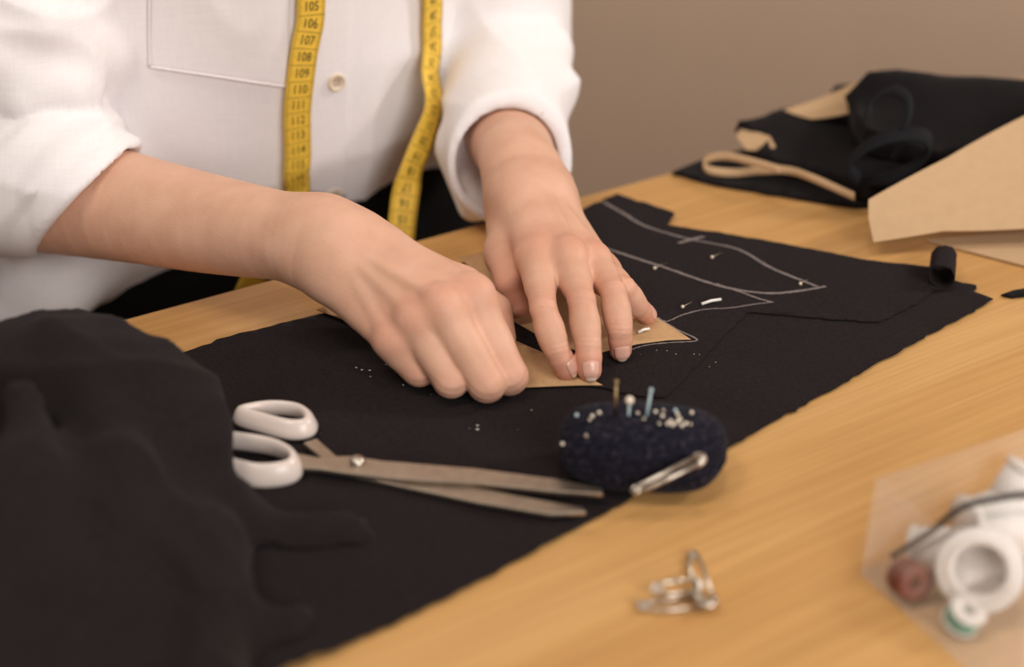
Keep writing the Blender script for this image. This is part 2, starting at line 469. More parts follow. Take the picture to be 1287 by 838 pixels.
def chain4(pts, rad, n, sq):
    q = catmull([np.append(p, [r, f]) for p, r, f in zip(pts, rad, sq)], 6)
    return [(q[i][:3], q[i+1][:3], q[i][3], q[i+1][3], n, (q[i][4]+q[i+1][4])/2) for i in range(len(q)-1)]
UP = np.array([0, -.35, .94])
def lerp(a, b, t): return a + (b-a)*t
def build_left_hand():
    H = Hand()
    W = PZ(661, 226, .047)
    mcp = dict(i=PZ(674, 322, .040), m=PZ(713, 322, .042), r=PZ(745, 328, .035), p=PZ(758, 341, .023))
    pip = dict(i=PZ(683, 388, .035), m=PZ(731, 377, .036), r=PZ(771, 366, .035), p=PZ(785, 362, .030))
    dip = dict(i=PZ(699, 438, .019), m=PZ(739, 432, .020), r=PZ(779, 414, .020), p=PZ(801, 384, .018))
    tip = dict(i=PZ(711, 463, .0085), m=PZ(741, 465, .0085), r=PZ(780, 440, .0085), p=PZ(813, 396, .0085))
    X = nrm(mcp['p'] - mcp['i'])                       # across, towards the little finger
    A = nrm(mcp['m'] - W)
    N = nrm(np.cross(X, A)); N = N if N[2] > 0 else -N
    wo = dict(i=-.011, m=-.004, r=.004, p=.011)
    rr = dict(i=.0090, m=.0090, r=.0082, p=.0074)
    for k in 'imrp':                                    # metacarpals, running on into the base of the fingers
        a = W + X*wo[k] - N*.002 + A*.020; b = mcp[k] - N*.0012
        H.palm.append((a, b, .0115, rr[k], N, .92, .010))
        H.palm.append((b, lerp(mcp[k], pip[k], .30) - N*.0015, rr[k], .0070, N, .92, .004))
    for k, l in (('i', 'm'), ('m', 'r'), ('r', 'p')):   # webs between the fingers
        H.palm.append((lerp(mcp[k], mcp[l], .5) - N*.003 - A*.012, lerp(lerp(mcp[k], pip[k], .36), lerp(mcp[l], pip[l], .36), .5) - N*.004, .0068, .0038, N, .8, .008))
    H.palm.append((W + A*.035 - N*.008, W + A*.06 - N*.010, .013, .011, N, .8, .010))     # palm filling
    H.palm.append((W + A*.004, W + A*.020, .0178, .0180, N, .80, .010))                    # carpus
    H.palm.append((W + X*.008 + A*.026 - N*.007, mcp['p'] - N*.006 - A*.010, .010, .008, N, 1, .010))
    for k in 'imrp':
        H.bumps.append((mcp[k] + N*.0030, mcp[k] + N*.0030 + A*.002, rr[k]*.70, .007, 0))
        t0 = W + X*wo[k]*.35 + A*.022 + N*.0085; t1 = mcp[k] + N*(rr[k]-.0016) - A*.004
        H.bumps.append((t0, t1, .0013, .0045, 0))
        H.flush.append((mcp[k] + N*.008, .012, .38))
    H.bumps.append((W + X*.0200 - A*.002 + N*.004, W + X*.0208 + A*.003 + N*.004, .0070, .007, 0))   # ulnar head
    R = dict(i=(.0082, .0068, .0063, .0058), m=(.0084, .0071, .0065, .0060), r=(.0081, .0068, .0062, .0056), p=(.0074, .0062, .0057, .0051))
    for k in 'imrp':
        finger(H, [mcp[k], pip[k], dip[k], tip[k]], R[k], UP, .006)
    # thumb
    cm = PZ(641, 264, .034); tm = PZ(635, 318, .029); ti = PZ(641, 357, .023); tt = PZ(650, 385, .0125)
    nt_ = nrm(np.array([-.75, -.45, .45]))
    H.palm.append((cm, tm, .0128, .0094, nt_, 1, .010))
    H.palm.append((cm + X*.012 + A*.01 - N*.006, tm + X*.012 - A*.006, .011, .006, N, 1, .012))   # web
    H.fingers.append(([(tm, ti, .0098, .0083, nt_, 1, .0008), (ti, tt, .0083, .0064, nt_, .92, .0008)], .010))
    H.flush.append((tt, .016, .6)); H.flush.append((PZ(650, 360, .02), .014, .8))
    # forearm
    e = PD(596, 70, .965); mid = PD(638, 172, .860); m0 = PD(652, 203, .815)
    fa = chain4([W + A*.012, W, m0, mid, e], [.0192, .0203, .0221, .0266, .042], N, [.86, .86, .86, .86, .86])
    nails = [(k, dip[k], tip[k], R[k][3]) for k in 'imrp']
    return H, fa, dict(tip=tip, dip=dip, N=N, X=X, nails=nails, elbow=e)
def build_right_hand():
    H = Hand()
    W = PD(403, 301, .724)
    mcp = dict(i=PZ(592, 373, .044), m=PZ(555, 386, .0445), r=PZ(522, 402, .038), p=PZ(494, 427, .0275))
    pip = dict(i=PZ(640, 473, .0125), m=PZ(612, 482, .0135), r=PZ(567, 477, .0135), p=PZ(527, 464, .0135))
    X = nrm(mcp['p'] - mcp['i']); A = nrm((mcp['m']+mcp['r'])/2 - W)
    N = nrm(np.cross(X, A)); N = N if N[2] > 0 else -N
    wo = dict(i=-.013, m=-.004, r=.005, p=.012)
    rr = dict(i=.0100, m=.0094, r=.0084, p=.0074)
    for k in 'imrp':
        a = W + X*wo[k] + A*.016 - N*.001
        H.palm.append((a, mcp[k] - N*.0012 - A*.001, .0120, rr[k], N, .95, .008))
        H.palm.append((mcp[k] - N*.0012, lerp(mcp[k], pip[k], .22) - N*.002, rr[k], .0075, N, .95, .004))
    for k, l in (('i', 'm'), ('m', 'r'), ('r', 'p')):
        H.palm.append((lerp(mcp[k], mcp[l], .5) - N*.003 - A*.016, lerp(lerp(mcp[k], pip[k], .30), lerp(mcp[l], pip[l], .30), .5) - N*.005, .0070, .0040, N, .8, .007))
    H.palm.append((W + A*.03 - N*.012 - X*.006, W + A*.065 - N*.013 - X*.006, .014, .012, N, .9, .010))
    H.palm.append((W + A*.002, W + A*.016, .0185, .0185, N, .90, .010))
    H.palm.append((W + X*.006 + A*.018 - N*.008, mcp['p'] - X*.006 - N*.005 - A*.026, .010, .007, N, 1, .008))
    for k in 'imrp':
        H.bumps.append((mcp[k] + N*.0020, mcp[k] + N*.0020 + A*.003, rr[k]*.74, .007, 0))
        t0 = W + X*wo[k]*.4 + A*.030 + N*.0098; t1 = mcp[k] + N*(rr[k]-.0010) - A*.004
        H.bumps.append((t0, t1, .0015, .0045, 0))
        H.flush.append((mcp[k] + N*.009, .013, .30))
    H.bumps.append((W + X*.0185 - A*.010 + N*.006, W + X*.0180 - A*.005 + N*.006, .0078, .006, 0))
    R = dict(i=(.0106, .0094, .0074, .006), m=(.0104, .0094, .0074, .006), r=(.0098, .0090, .0070, .0058), p=(.0090, .0086, .0066, .0054))
    back = nrm(np.array([-.55, .8, 0.12]))
    for k, ll in zip('imrp', (.023, .025, .024, .018)):
        bk = back if k != 'i' else nrm(np.array([-.25, .95, .05]))
        d = pip[k] + bk*ll + np.array([0, 0, .000]); d[2] = max(d[2], .0085)
        t = d + nrm(bk + np.array([0, 0, .5]))*.015 if k in 'rp' else d + nrm(bk*np.array([1, 1, 0]))*.015
        finger(H, [mcp[k] + N*.0006, pip[k], d, t], R[k], N*.6 + np.array([.25, -.75, .2]), .006, .93)
    # thumb, closing against the index finger behind the fist
    cm = W - X*.016 + A*.024 - N*.012; tm = PZ(580, 376, .026) + np.array([0, .012, 0]); ti = PZ(622, 408, .020) + np.array([.0, .014, 0]); tt = PZ(642, 445, .010) + np.array([-.004, .016, 0])
    H.palm.append((cm, tm, .013, .010, N, 1, .010))
    H.fingers.append(([(tm, ti, .0100, .009, N, 1, .0008), (ti, tt, .009, .0068, N, .92, .0008)], .008))
    e = PD(-20, 222, .83); m1 = PD(262, 281, .758); m2 = PD(150, 258, .785)
    fa = chain4([W + A*.012, W, PD(365, 298, .731), m1, m2, e], [.0185, .0196, .0216, .0256, .0300, .040], N, [1, 1, 1, 1, 1, 1])
    return H, fa, dict(elbow=e, W=W, m1=m1, m2=m2, N=N)

LH, LF, LI = build_left_hand(); RH, RF, RI = build_right_hand()
def bounds(H, fa, pad=.05):
    pts = [p for f in fa for p in f[:2]] + [p for f in H.palm for p in f[:2]] + [p for fg, _ in H.fingers for f in fg for p in f[:2]]
    pts = np.array(pts); return pts.min(0)-pad, pts.max(0)+pad
def flush_attr(o, H_list, V):
    a = np.zeros(len(V))
    for H in H_list:
        for c, s, w in H.flush:
            a = np.maximum(a, w*np.exp(-((V-c)**2).sum(1)/(s*s)))
    at = o.data.attributes.new('flush', 'FLOAT', 'POINT'); at.data.foreach_set('value', a.astype(np.float32))
VOX = .001
lv, lq = polygonize(hand_sdf(LH, LF), *bounds(LH, LF), VOX)
rv, rq = polygonize(hand_sdf(RH, RF), *bounds(RH, RF), VOX)
# torso, neck and upper arms, hidden by the clothes, belong to the same body mesh
TC = np.array([-.167, .918, 0.0]); TS = np.array([.846, .53, 0.0]); TD = np.array([.53, -.846, 0.0]); TU = np.array([0, 0, 1.0])
LSH = TC + TS*.150 + TU*.285 + TD*.03; RSH = TC - TS*.150 + TU*.285 + TD*.03
def body_fn(P):
    d = ell(P, TC + TU*.12, .145, .085, .26, TS, TD, TU)
    d = smin(d, cone(P, LSH, LI['elbow'], .045, .039), .03)
    d = smin(d, cone(P, RSH, RI['elbow'], .045, .039), .03)
    d = smin(d, cone(P, TC + TU*.32 + TD*.02, TC + TU*.47 + TD*.05, .055, .050), .05)
    return d
bv, bq = polygonize(body_fn, [-.45, .6, -.2], [.2, 1.2, .56], .006, 1)
person = empty('person', (TC[0], TC[1], -TZ), 'person in white rolled-sleeve shirt and black trousers working at the table', 'person')
BV = np.concatenate([lv, rv, bv]); BQ = np.concatenate([lq, rq+len(lv), bq+len(lv)+len(rv)])
body = mesh('body', BV, BQ, M['skin'], person)
flush_attr(body, [LH, RH], BV)

# fingernails of the flat hand
left_fn = hand_sdf(LH, LF)
for k, d0, t0, r0 in LI['nails']:
    ax = nrm(t0 - d0)
    side = np.cross(ax, nrm(UP)); side = nrm(side); n = nrm(np.cross(side, ax)); n = n if n[2] > 0 else -n
    tw = {'i': .42, 'm': .06, 'r': .0, 'p': .40}[k]     # nail turned towards the outside of the finger
    sg = 1 if np.dot(np.cross(ax, n), LI['X']) > 0 else -1
    n, side = n*math.cos(tw) + sg*np.cross(ax, n)*math.sin(tw), None
    side = np.cross(ax, n)
    NL, NW = 15, 11; g = []
    d0_, t0_, R0, R1 = d0, t0, {'i': .0064, 'm': .0066, 'r': .0062, 'p': .0057}[k], r0
    def own(q): return float(cone(q[None].astype(np.float32), d0_, t0_, R0*1.02, R1)[0])
    for i in range(NL):
        fs = i/(NL-1); s_ = -.0064 + .0118*fs*(r0/.006)
        wmax = .82*math.sqrt(max(0.02, 1 - max(0, (.34-fs)/.34)**2))*(1 - .38*max(0, (fs-.72)/.28)**2)
        for j in range(NW):
            ph = (j/(NW-1)*2-1)*wmax
            dr = n*math.cos(ph) + side*math.sin(ph)
            q = t0 + ax*s_ + dr*(r0*1.6)
            for _ in range(14): q = q - dr*own(q)*.9
            rho = float(np.dot(q - t0 - ax*s_, dr)); rho = min(max(rho, r0*(.90-.22*max(0, fs-.7)/.3)), r0*1.15)
            g.append(t0 + ax*s_ + dr*(rho + .0003 - .0008*max(0, 1-fs*4) - .0003*(abs(j-(NW-1)/2)/((NW-1)/2))**3))
    fc = [[i*NW+j, i*NW+j+1, (i+1)*NW+j+1, (i+1)*NW+j] for i in range(NL-1) for j in range(NW-1)]
    no = mesh('fingernail', g, fc, M['nail'], person); no.data.materials.append(M['nail_tip'])
    for pi, p in enumerate(no.data.polygons): p.material_index = 1 if pi//(NW-1) >= NL-3 else 0
    solidify(no, .0004, -1)
    if k == 'i': no['label'] = 'short clear fingernail with a pale free edge'

# ------------------------------------------------------------------ shirt
def interp(z, xs, ys): return np.interp(z, xs, ys).astype(np.float32)
Zs = [-.08, -.035, -.005, .03, .09, .20, .29, .345, .38, .42]
As = [.140, .143, .155, .168, .170, .172, .165, .135, .085, .060]
Bs = [.090, .094, .106, .119, .121, .118, .105, .085, .066, .060]
TS32, TD32 = TS.astype(np.float32), TD.astype(np.float32)
S1 = np.array([-.280, .783, .118]); RE = RI['elbow']
CUF0 = PD(20, 205, .815); CUF1 = PD(112, 247, .788)
rax = nrm(PD(250, 281, .758) - PD(60, 240, .80))
l_edge = nrm(PD(50, 303, .785) - PD(174, 186, .785)); vdir = nrm(ray(112, 246))
cutn = nrm(np.cross(l_edge, vdir)); cutn = cutn if np.dot(cutn, rax) > 0 else -cutn
cutn = nrm(cutn + .12*vdir*-1); cutp = PD(112, 246, .785)
LC2 = PD(634, 70, .935); LCc = PD(638, 203, .842); LE = LI['elbow']
lax = nrm(PD(656, 226, .80) - PD(625, 140, .89)); lcutn = nrm(lax + np.array([0.10, -.1, .28])); lcutp = PD(640, 207, .842)
FOLDS = [   # soft ridges in the cloth: a, b, radius, blend
    (PD(-30, 62, .76), PD(92, 118, .775), .010, .020), (PD(80, 112, .775), PD(30, 132, .765), .009, .016),
    (PD(60, 30, .76), PD(140, 66, .80), .007, .02),
    (PD(700, 60, .90), PD(612, 98, .875), .008, .020), (PD(706, 110, .885), PD(600, 122, .865), .007, .020),
]
def shirt_fn(P):
    q = P - TC.astype(np.float32); z = P[:, 2]
    s = q @ TS32; t = q @ TD32 - .10*np.maximum(z, -.05)
    drop = np.clip((-s-.02)/.12, 0, 1)*.05
    zz = np.where(z < .03, np.minimum(z + drop, .03), z)
    a = interp(zz, Zs, As); b = interp(zz, Zs, Bs)
    fold = .0028*vnoise(np.stack([s*22, t*22, z*6], 1), 1.0, 3) - .0030*(1-np.abs(vnoise(np.stack([s*14+z*7, t*14, z*8-s*4], 1), 1.0, 5)))**3
    d = (np.sqrt((s/a)**2 + (t/b)**2) - 1)*np.minimum(a, b) + fold
    d = smax(d, -(z + .075), .004)
    fr = .0022*vnoise(P*np.array([18, 18, 26], np.float32), 1.0, 7) - .0035*(1-np.abs(vnoise(P*np.array([13, 10, 22], np.float32), 1.0, 11)))**3
    sl = cone(P, RSH, S1, .056, .058); sl = smin(sl, cone(P, S1, RE + np.array([.004, .0, .012]), .058, .050), .006)
    for f in FOLDS[:3]: sl = smin(sl, cone(P, f[0], f[1], f[2], f[2]*.6), f[3])
    d = smin(d, sl + fr, .012)
    cu = cone(P, CUF0, CUF1, .0560, .0405) 
    cu = smax(cu + fr*.6, (P - cutp.astype(np.float32)) @ cutn.astype(np.float32), .0035)
    cu = smax(cu, -((P - (cutp - nrm(cutn + np.array([.15, 0, -.25]))*.060).astype(np.float32)) @ nrm(cutn + np.array([.15, 0, -.25])).astype(np.float32)), .010)
    roll2 = cone(P, CUF0 + rax*.010, CUF1 - rax*.004, .0585, .0440)      # second turn of the cuff
    roll2 = smax(smax(roll2 + fr*.6, (P - (cutp - cutn*.016).astype(np.float32)) @ cutn.astype(np.float32), .004), -((P - (cutp - cutn*.050).astype(np.float32)) @ cutn.astype(np.float32)), .008)
    d = smin(d, smin(cu, roll2, .002), .0025)
    # keep the forearm free
    inner = cone(P, RI['m2'], RI['m1'], .0318, .0285)
    inner = smin(inner, cone(P, RI['m2'], RE, .0318, .036), .002)
    ls = cone(P, LSH, LC2, .056, .0425); ls = smin(ls, cone(P, LC2, LCc, .0425, .0350), .006)
    for f in FOLDS[3:]: ls = smin(ls, cone(P, f[0], f[1], f[2], f[2]*.6), f[3])
    ls = smax(ls + fr*.8, (P - lcutp.astype(np.float32)) @ lcutn.astype(np.float32), .004)
    band = cone(P, LCc - lax*.030, LCc + lax*.03, .0365, .0352)
    band = smax(smax(band + fr*.4, (P - lcutp.astype(np.float32)) @ lcutn.astype(np.float32), .004), -((P - (lcutp - lax*.036).astype(np.float32)) @ lcutn.astype(np.float32)), .005)
    ls = smin(ls, band, .006)
    d = smin(d, ls, .014)
    linner = cone(P, LCc - lax*.06, LCc + lax*.05, .0300, .0312)
    d = smax(d, -inner, .002); d = smax(d, -linner, .003)
    d = smin(d, cone(P, PD(578, 190, .868), PD(594, 258, .862), .015, .009) + fr*.5, .010)      # slack of the cuff below the arm
    d = smin(d, cone(P, (-.258, .806, .015), (-.300, .778, -.055), .046, .026) + fr, .030)        # loose side of the shirt
    d = smax(d, -(P[:, 2] + .078), .004); d = smax(d, P[:, 2] - .405, .004)
    return d
sv, sq = polygonize(shirt_fn, [-.48, .60, -.09], [.14, 1.22, .44], .003, 1)
shirt = mesh('shirt', sv, sq, M['linen'], person)
bvh = BVHTree.FromPolygons(sv.tolist(), sq.tolist())
def hit(u, v):
    d = Vector(ray(u, v)).normalized()
    p, n, i, dist = bvh.ray_cast(Vector((0, 0, CAM_H)), d)
    if p is None: return None, None
    n = np.array(n); n = -n if np.dot(n, np.array(d)) > 0 else n
    return np.array(p), n
def fhit(s, z):
    """front of the shirt at s across and height z"""
    p, n, i, dist = bvh.ray_cast(Vector(TC + TS*s + TD*.6 + TU*z), Vector(-TD))
    n = np.array(n); return np.array(p), (n if np.dot(n, TD) > 0 else -n)
def patch(name, corners, nu, nv, off, mat, parent, thick=.0008, edge=0.0):
    """four pixel corners TL TR BR BL laid onto the shirt"""
    TL, TR, BR, BL = [np.array(c, float) for c in corners]; g = []
    for j in range(nv):
        for i in range(nu):
            a, b = i/(nu-1), j/(nv-1)
            uv = (TL*(1-a)+TR*a)*(1-b) + (BL*(1-a)+BR*a)*b
            p, n = hit(*uv)
            if p is None: p, n = g_last
            g_last = (p, n)
            g.append(p + n*off)
    G = np.array(g).reshape(nv, nu, 3)
    for _ in range(2):
        H_ = G.copy(); H_[1:-1] = (G[:-2]+G[1:-1]*2+G[2:])/4; G = H_; H_ = G.copy(); H_[:, 1:-1] = (G[:, :-2]+2*G[:, 1:-1]+G[:, 2:])/4; G = H_
    fc = [[j*nu+i, (j+1)*nu+i, (j+1)*nu+i+1, j*nu+i+1] for j in range(nv-1) for i in range(nu-1)]
    return solidify(mesh(name, G.reshape(-1, 3), fc, mat, parent), thick, 0)
patch('placket', [(391, -150), (441, -150), (434, 246), (384, 240)], 14, 80, .0011, M['linen'], shirt, .0014)
pt_ = hit(416, -146)[0]; ps_ = float((pt_-TC) @ TS)
pk = [fhit(ps_*(1-k/29), pt_[2] + (.335-pt_[2])*k/29) for k in range(30)]
V_ = np.array([p + n*.0012 + TS*w for p, n in pk for w in (-.0125, 0, .0125)])
solidify(mesh('placket', V_, [[3*i+j, 3*i+j+1, 3*i+j+4, 3*i+j+3] for i in range(29) for j in range(2)], M['linen'], shirt), .0014, 0)
patch('chest_pocket', [(192, -110), (366, -90), (360, 107), (188, 82)], 40, 44, .0014, M['linen'], shirt, .0014)
# stitched hem line round the pocket
for pts in ([(188, -100), (188, 82)], [(188, 82), (360, 107)]):
    line = []
    for i in range(40):
        uv = np.array(pts[0])*(1-i/39) + np.array(pts[1])*(i/39); p, n = hit(*uv); line.append(p + n*.0020)
    L_ = np.array(line)
    for _ in range(3): L_[1:-1] = (L_[:-2]+2*L_[1:-1]+L_[2:])/4
    mesh('pocket_hem', *tube(L_, .0008, 6), M['linen'], shirt)
def button(p, n):
    n = nrm(n + TD*.8)
    o = p + n*.0016
    prof = [(.0001, .0006), (.0032, .0007), (.0038, .0012), (.0044, .0020), (.0052, .0020), (.0056, .0012), (.0056, .0002), (.0050, 0)]
    b = mesh('button', *lathe(prof[::-1], o, n, 28), M['button'], shirt)
    e1 = nrm(np.cross(n, [0, 0, 1])); e2 = np.cross(n, e1)
    th = merge(*[ball(o + n*.0009 + e1*a*.0012 + e2*c*.0012, .0005, 8) for a in (-1, 1) for c in (-1, 1)])
    tv, tf = th; mm = mesh('thread', np.array(tv) - np.array(person.location) + np.array([0, 0, TZ]), tf, M['ink'], b, rel=False)
for uv in ((421, 102), (417, 243), (424, -60)): button(*hit(*uv))
for k in (9, 22): button(*pk[k])

# ------------------------------------------------------------------ trousers (seated: hips, thighs, shins), shoes
def trouser_fn(P):
    q = P - TC.astype(np.float32); z = P[:, 2]; s = q @ TS32; t = q @ TD32
    zz = [-.35, -.25, -.15, -.06, .012, .02]
    a = interp(z, zz, [.16, .18, .178, .165, .151, .150]); b = interp(z, zz, [.10, .125, .125, .115, .105, .104])
    d = (np.sqrt((s/a)**2 + (t/b)**2) - 1)*np.minimum(a, b) + .002*vnoise(P*30, 1.0, 2)
    d = smax(d, z + .002 + .04*np.clip(-s/.12, 0, 1), .006); d = smax(d, -(z+.285), .03)
    for sg in (-1, 1):
        h = TC + TS*.085*sg + TU*-.215; k = TC + TS*.11*sg + TD*.40 + TU*-.215; f = k + TU*-.44 + TD*.02
        d = smin(d, cone(P, h, k, .082, .066), .03); d = smin(d, cone(P, k, f, .066, .055), .02)
    return d
tv_, tq_ = polygonize(trouser_fn, [-.5, .25, -.76], [.42, 1.15, .03], .007, 1)
mesh('trousers', tv_, tq_, M['trouser'], person)
for sg in (-1, 1):
    f = TC + TS*.11*sg + TD*.42 + TU*-.70
    def shoe_fn(P, f=f):
        d = smin(cone(P, f - TD*.03, f + TD*.02 + TU*.03, .036, .036), cone(P, f - TD*.03 - TU*.004, f + TD*.13 - TU*.006, .034, .032), .02)
        return smax(d, -(P[:, 2] + TZ - .001), .002)
    v_, q_ = polygonize(shoe_fn, f-.25, f+.25, .005, 1)
    mesh('shoe', v_, q_, M['trouser'], person)
stool = empty('stool', (TC[0], TC[1], -TZ), 'round wooden stool under the seated person', 'stool')
mesh('seat', *lathe([(.15, -.325), (.165, -.320), (.165, -.300), (.155, -.292)], (TC[0], TC[1], 0), seg=36), M['wood'], stool)
for k in range(4):
    a = k*math.pi/2 + .3
    c, s_ = math.cos(a), math.sin(a)
    mesh('leg', *tube([(TC[0]+c*.12, TC[1]+s_*.12, -.322), (TC[0]+c*.16, TC[1]+s_*.16, -TZ)], .014, 12), M['wood'], stool)

# ------------------------------------------------------------------ cloth on the table
CZ = .0028                 # mean height of the cloth surface
def px(*pts): return [PZ(u, v, CZ)[:2] for u, v in pts]
def Hc(x, y):
    """height of the spread cloth: flat under the hands, soft folds towards the heap"""
    w = np.clip((-.01 - x)/.10, 0, 1)*np.clip((.62 - y + .3*x)/.06, 0, 1)
    q = np.stack([x*14 + y*24, y*10 - x*12, 0*x], 1)
    return .0016 + w*.0032*(1 + vnoise(q, 1.0, 4)) + .0005*(1+vnoise(np.stack([x*40, y*40, 0*x], 1), 1.0, 9))
def cloth(name, pts, zoff, mat, step, amp, seed, label, cat, thick=.0007, zf=None, group=None):
    poly = ragged([np.append(p, 0) for p in pts], .004, amp, seed)
    v, f = sheet(poly, step, zf or (lambda x, y: Hc(x, y) + zoff))
    o = mesh(name, v, f, mat, origin=(v[:, 0].mean(), v[:, 1].mean(), 0))
    solidify(o, thick, -1); return props(o, label, cat, group)
bottom = cloth('fabric_sheet', px((120, 482), (205, 449), (300, 417), (400, 395), (470, 374), (560, 338), (600, 320), (660, 296), (725, 270), (775, 250), (842, 274), (838, 290),
    (1000, 318), (1110, 340), (1200, 351), (1230, 357), (1223, 364), (1250, 374), (1150, 428), (1060, 478), (990, 517), (925, 555), (840, 600), (760, 640), (680, 685), (600, 728),
    (500, 778), (370, 838), (240, 900), (-60, 900), (-160, 700), (-130, 560)), 0, M['black'], .006, .0005, 1,
    'large black cotton sheet spread flat on the table under the scissors and hands', 'fabric')
# upper layer, its far right corner rolled up
ldir = np.array([.30, .954]); ln_ = np.array([ldir[1], -ldir[0]]); l1 = np.array(px((1184, 336))[0]); l0 = l1 - ldir*.030; FL = .043
up_poly = px((600, 324), (660, 294), (725, 267), (775, 243), (848, 268), (838, 282), (920, 295), (1000, 309), (1090, 327)) + [l1, l1 + ln_*FL*.9, l0 + ln_*FL + ldir*.006, l0 + ldir*.003 + ln_*.012, l0 - ln_*.004] + px((1150, 383), (1106, 405),
    (1020, 399), (938, 393), (902, 430), (872, 462), (838, 499), (800, 497), (757, 488), (700, 484), (620, 440), (570, 370))
poly = ragged([np.append(p, 0) for p in up_poly], .004, .0004, 2)
uv_, uf_ = sheet(poly, .004, lambda x, y: Hc(x, y) + .0011)
ss = (uv_[:, :2]-l0) @ ln_; ss = np.where((uv_[:, :2]-l0) @ ldir > -.012, ss, 0); rr_ = np.full(len(ss), .0066)
roll = ss > 0
an = ss/rr_
base = uv_[:, :2] - ss[:, None]*ln_
uv_[roll, :2] = base[roll] + ln_*(rr_*np.sin(an))[roll][:, None]
uv_[roll, 2] = uv_[roll, 2] + (rr_*(1-np.cos(an)))[roll]
upper = mesh('chalked_fabric', uv_, uf_, M['black'], origin=(.12, .70, 0)); solidify(upper, .0006, -1)
props(upper, 'black fabric panel marked with grey chalk lines, its far corner rolled up', 'fabric')
def chalk(pts, w, seed, passes=1):
    rng = np.random.default_rng(seed)
    c = catmull([PZ(u, v, CZ) for u, v in pts], 10); V, Fc = [], []
    for ps in range(passes):
        sh = rng.normal(0, .0006, 2) if ps else np.zeros(2)
        n0 = len(V)
        for i, p in enumerate(c):
            t = c[min(i+1, len(c)-1)] - c[max(i-1, 0)]; t = t[:2]/(np.linalg.norm(t[:2])+1e-9); n = np.array([t[1], -t[0]])
            ww = w*(.7+.5*rng.random()); q = p[:2] + sh + n*rng.normal(0, .00012)
            for sgn in (-1, 1): V.append(np.append(q + n*sgn*ww/2, 0))
        Fc += [[n0+2*i, n0+2*i+1, n0+2*i+3, n0+2*i+2] for i in range(len(c)-1)]
    V = np.array(V); V[:, 2] = Hc(V[:, 0], V[:, 1]) + .0013
    Fc = [q[::-1] if np.cross(V[q[1]]-V[q[0]], V[q[2]]-V[q[0]])[2] < 0 else q for q in Fc]
    return mesh('chalk_line', V, Fc, M['chalk'], upper)
chalk([(760, 254.5), (785, 269), (813, 285), (862, 299.5), (924, 314), (973, 338.5), (1028, 361)], .0011, 1, 2)
chalk([(760, 313), (790, 322), (821, 332), (883, 353), (924, 364), (965, 369), (1006, 366), (1038, 361)], .0016, 2, 3)
chalk([(900, 357), (930, 367), (950, 375), (970, 381)], .0010, 3, 2)
chalk([(972, 381), (924, 387), (883, 390), (856, 397), (838, 405), (826, 400)], .0009, 4, 1)
chalk([(855, 306), (868, 302), (886, 298)], .0016, 5, 2)
chalk([(824, 400), (850, 415), (876, 428), (845, 431), (815, 434), (792, 440)], .0008, 6, 2)

# kraft paper pattern pieces under the hands
def paper(pts, zoff, label, zlift=None):
    v, f = sheet(resample([np.append(p, 0) for p in px(*pts)], .006)[:, :2], .008, lambda x, y: Hc(x, y) + zoff + (zlift(x, y) if zlift else 0))
    o = mesh('paper_pattern', v, f, M['kraft'], origin=(v[:, 0].mean(), v[:, 1].mean(), 0)); solidify(o, .0004, -1)
    return props(o, label, 'paper')
paper([(868, 428), (846, 414), (823, 401), (770, 372), (700, 345), (640, 328), (605, 320), (578, 325), (600, 350), (622, 385), (645, 405), (700, 437), (745, 447), (800, 434), (840, 429)], .0019,
      'brown kraft paper pattern piece with a pointed tip under the flat hand')
paper([(757, 486), (720, 487), (660, 488), (600, 475), (520, 440), (445, 408), (398, 392), (424, 381), (500, 385), (570, 400), (640, 426), (680, 443), (705, 458), (732, 474)], .0016,
      'brown kraft paper pattern strip held down by the curled hand')
# straight pins with a white shank lying on cloth and paper
def white_pin(u0, v0, u1, v1, zo, label):
    a, b = PZ(u0, v0, CZ+.002), PZ(u1, v1, CZ+.002)
    for p in (a, b): p[2] = Hc(np.array([p[0]]), np.array([p[1]]))[0] + zo
    o = mesh('dressmaking_pin', *tube([a, a*.5+b*.5+np.array([0, 0, .0006]), b], .0008, 8), M['white'], origin=a)
    return props(o, label, 'pin')
white_pin(882, 381, 906, 375, .0023, 'white pin lying across the chalk-marked black cloth')
white_pin(802, 418, 816, 414, .0030, 'short white pin in the tip of the kraft paper piece')
beads = [(895, 325, 'left of the rolled corner by the upper chalk line'), (858, 386, 'near the white pin on the chalked cloth'), (1006, 357, 'at the point of the chalk outline'), (823, 338, 'on the thick chalk line above the little finger')]
for u, v, w in beads:
    p = PZ(u, v, CZ+.001); z = Hc(np.array([p[0]]), np.array([p[1]]))[0] + .0022
    pr = empty('bead_pin', (p[0], p[1], z), 'tiny pale pin head ' + w, 'pin')
    mesh('pin_head', *ball((p[0], p[1], z), .0010, 10), M['button'], pr)
    mesh('pin_shaft', *tube([(p[0], p[1], z-.0004), (p[0]+.003, p[1]+.004, z-.0006), (p[0]+.008, p[1]+.009, z-.0014)], .00025, 6), M['steel'], pr)
rng = np.random.default_rng(5); LV = []
for k in range(26):
    u, v = rng.uniform(400, 680), rng.uniform(440, 560)
    if k < 8: u, v = [(465, 470), (448, 466), (485, 463), (507, 490), (600, 545), (455, 469), (600, 540), (668, 520)][k]
    if k > 17: u, v = rng.uniform(760, 900), rng.uniform(440, 470)
    p = PZ(u, v); z = Hc(np.array([p[0]]), np.array([p[1]]))[0] + (.0013 if k > 17 else .0002); r = rng.uniform(.00012, .0003) if k > 7 else rng.uniform(.0003, .0006)
    LV.append(ball((p[0], p[1], z), r, 6, (1.6, .8, .5)))
props(mesh('lint', *merge(*LV), M['lint'], origin=(0, .6, 0)), 'scattered pale lint specks on the black cloth', 'lint', kind='stuff')

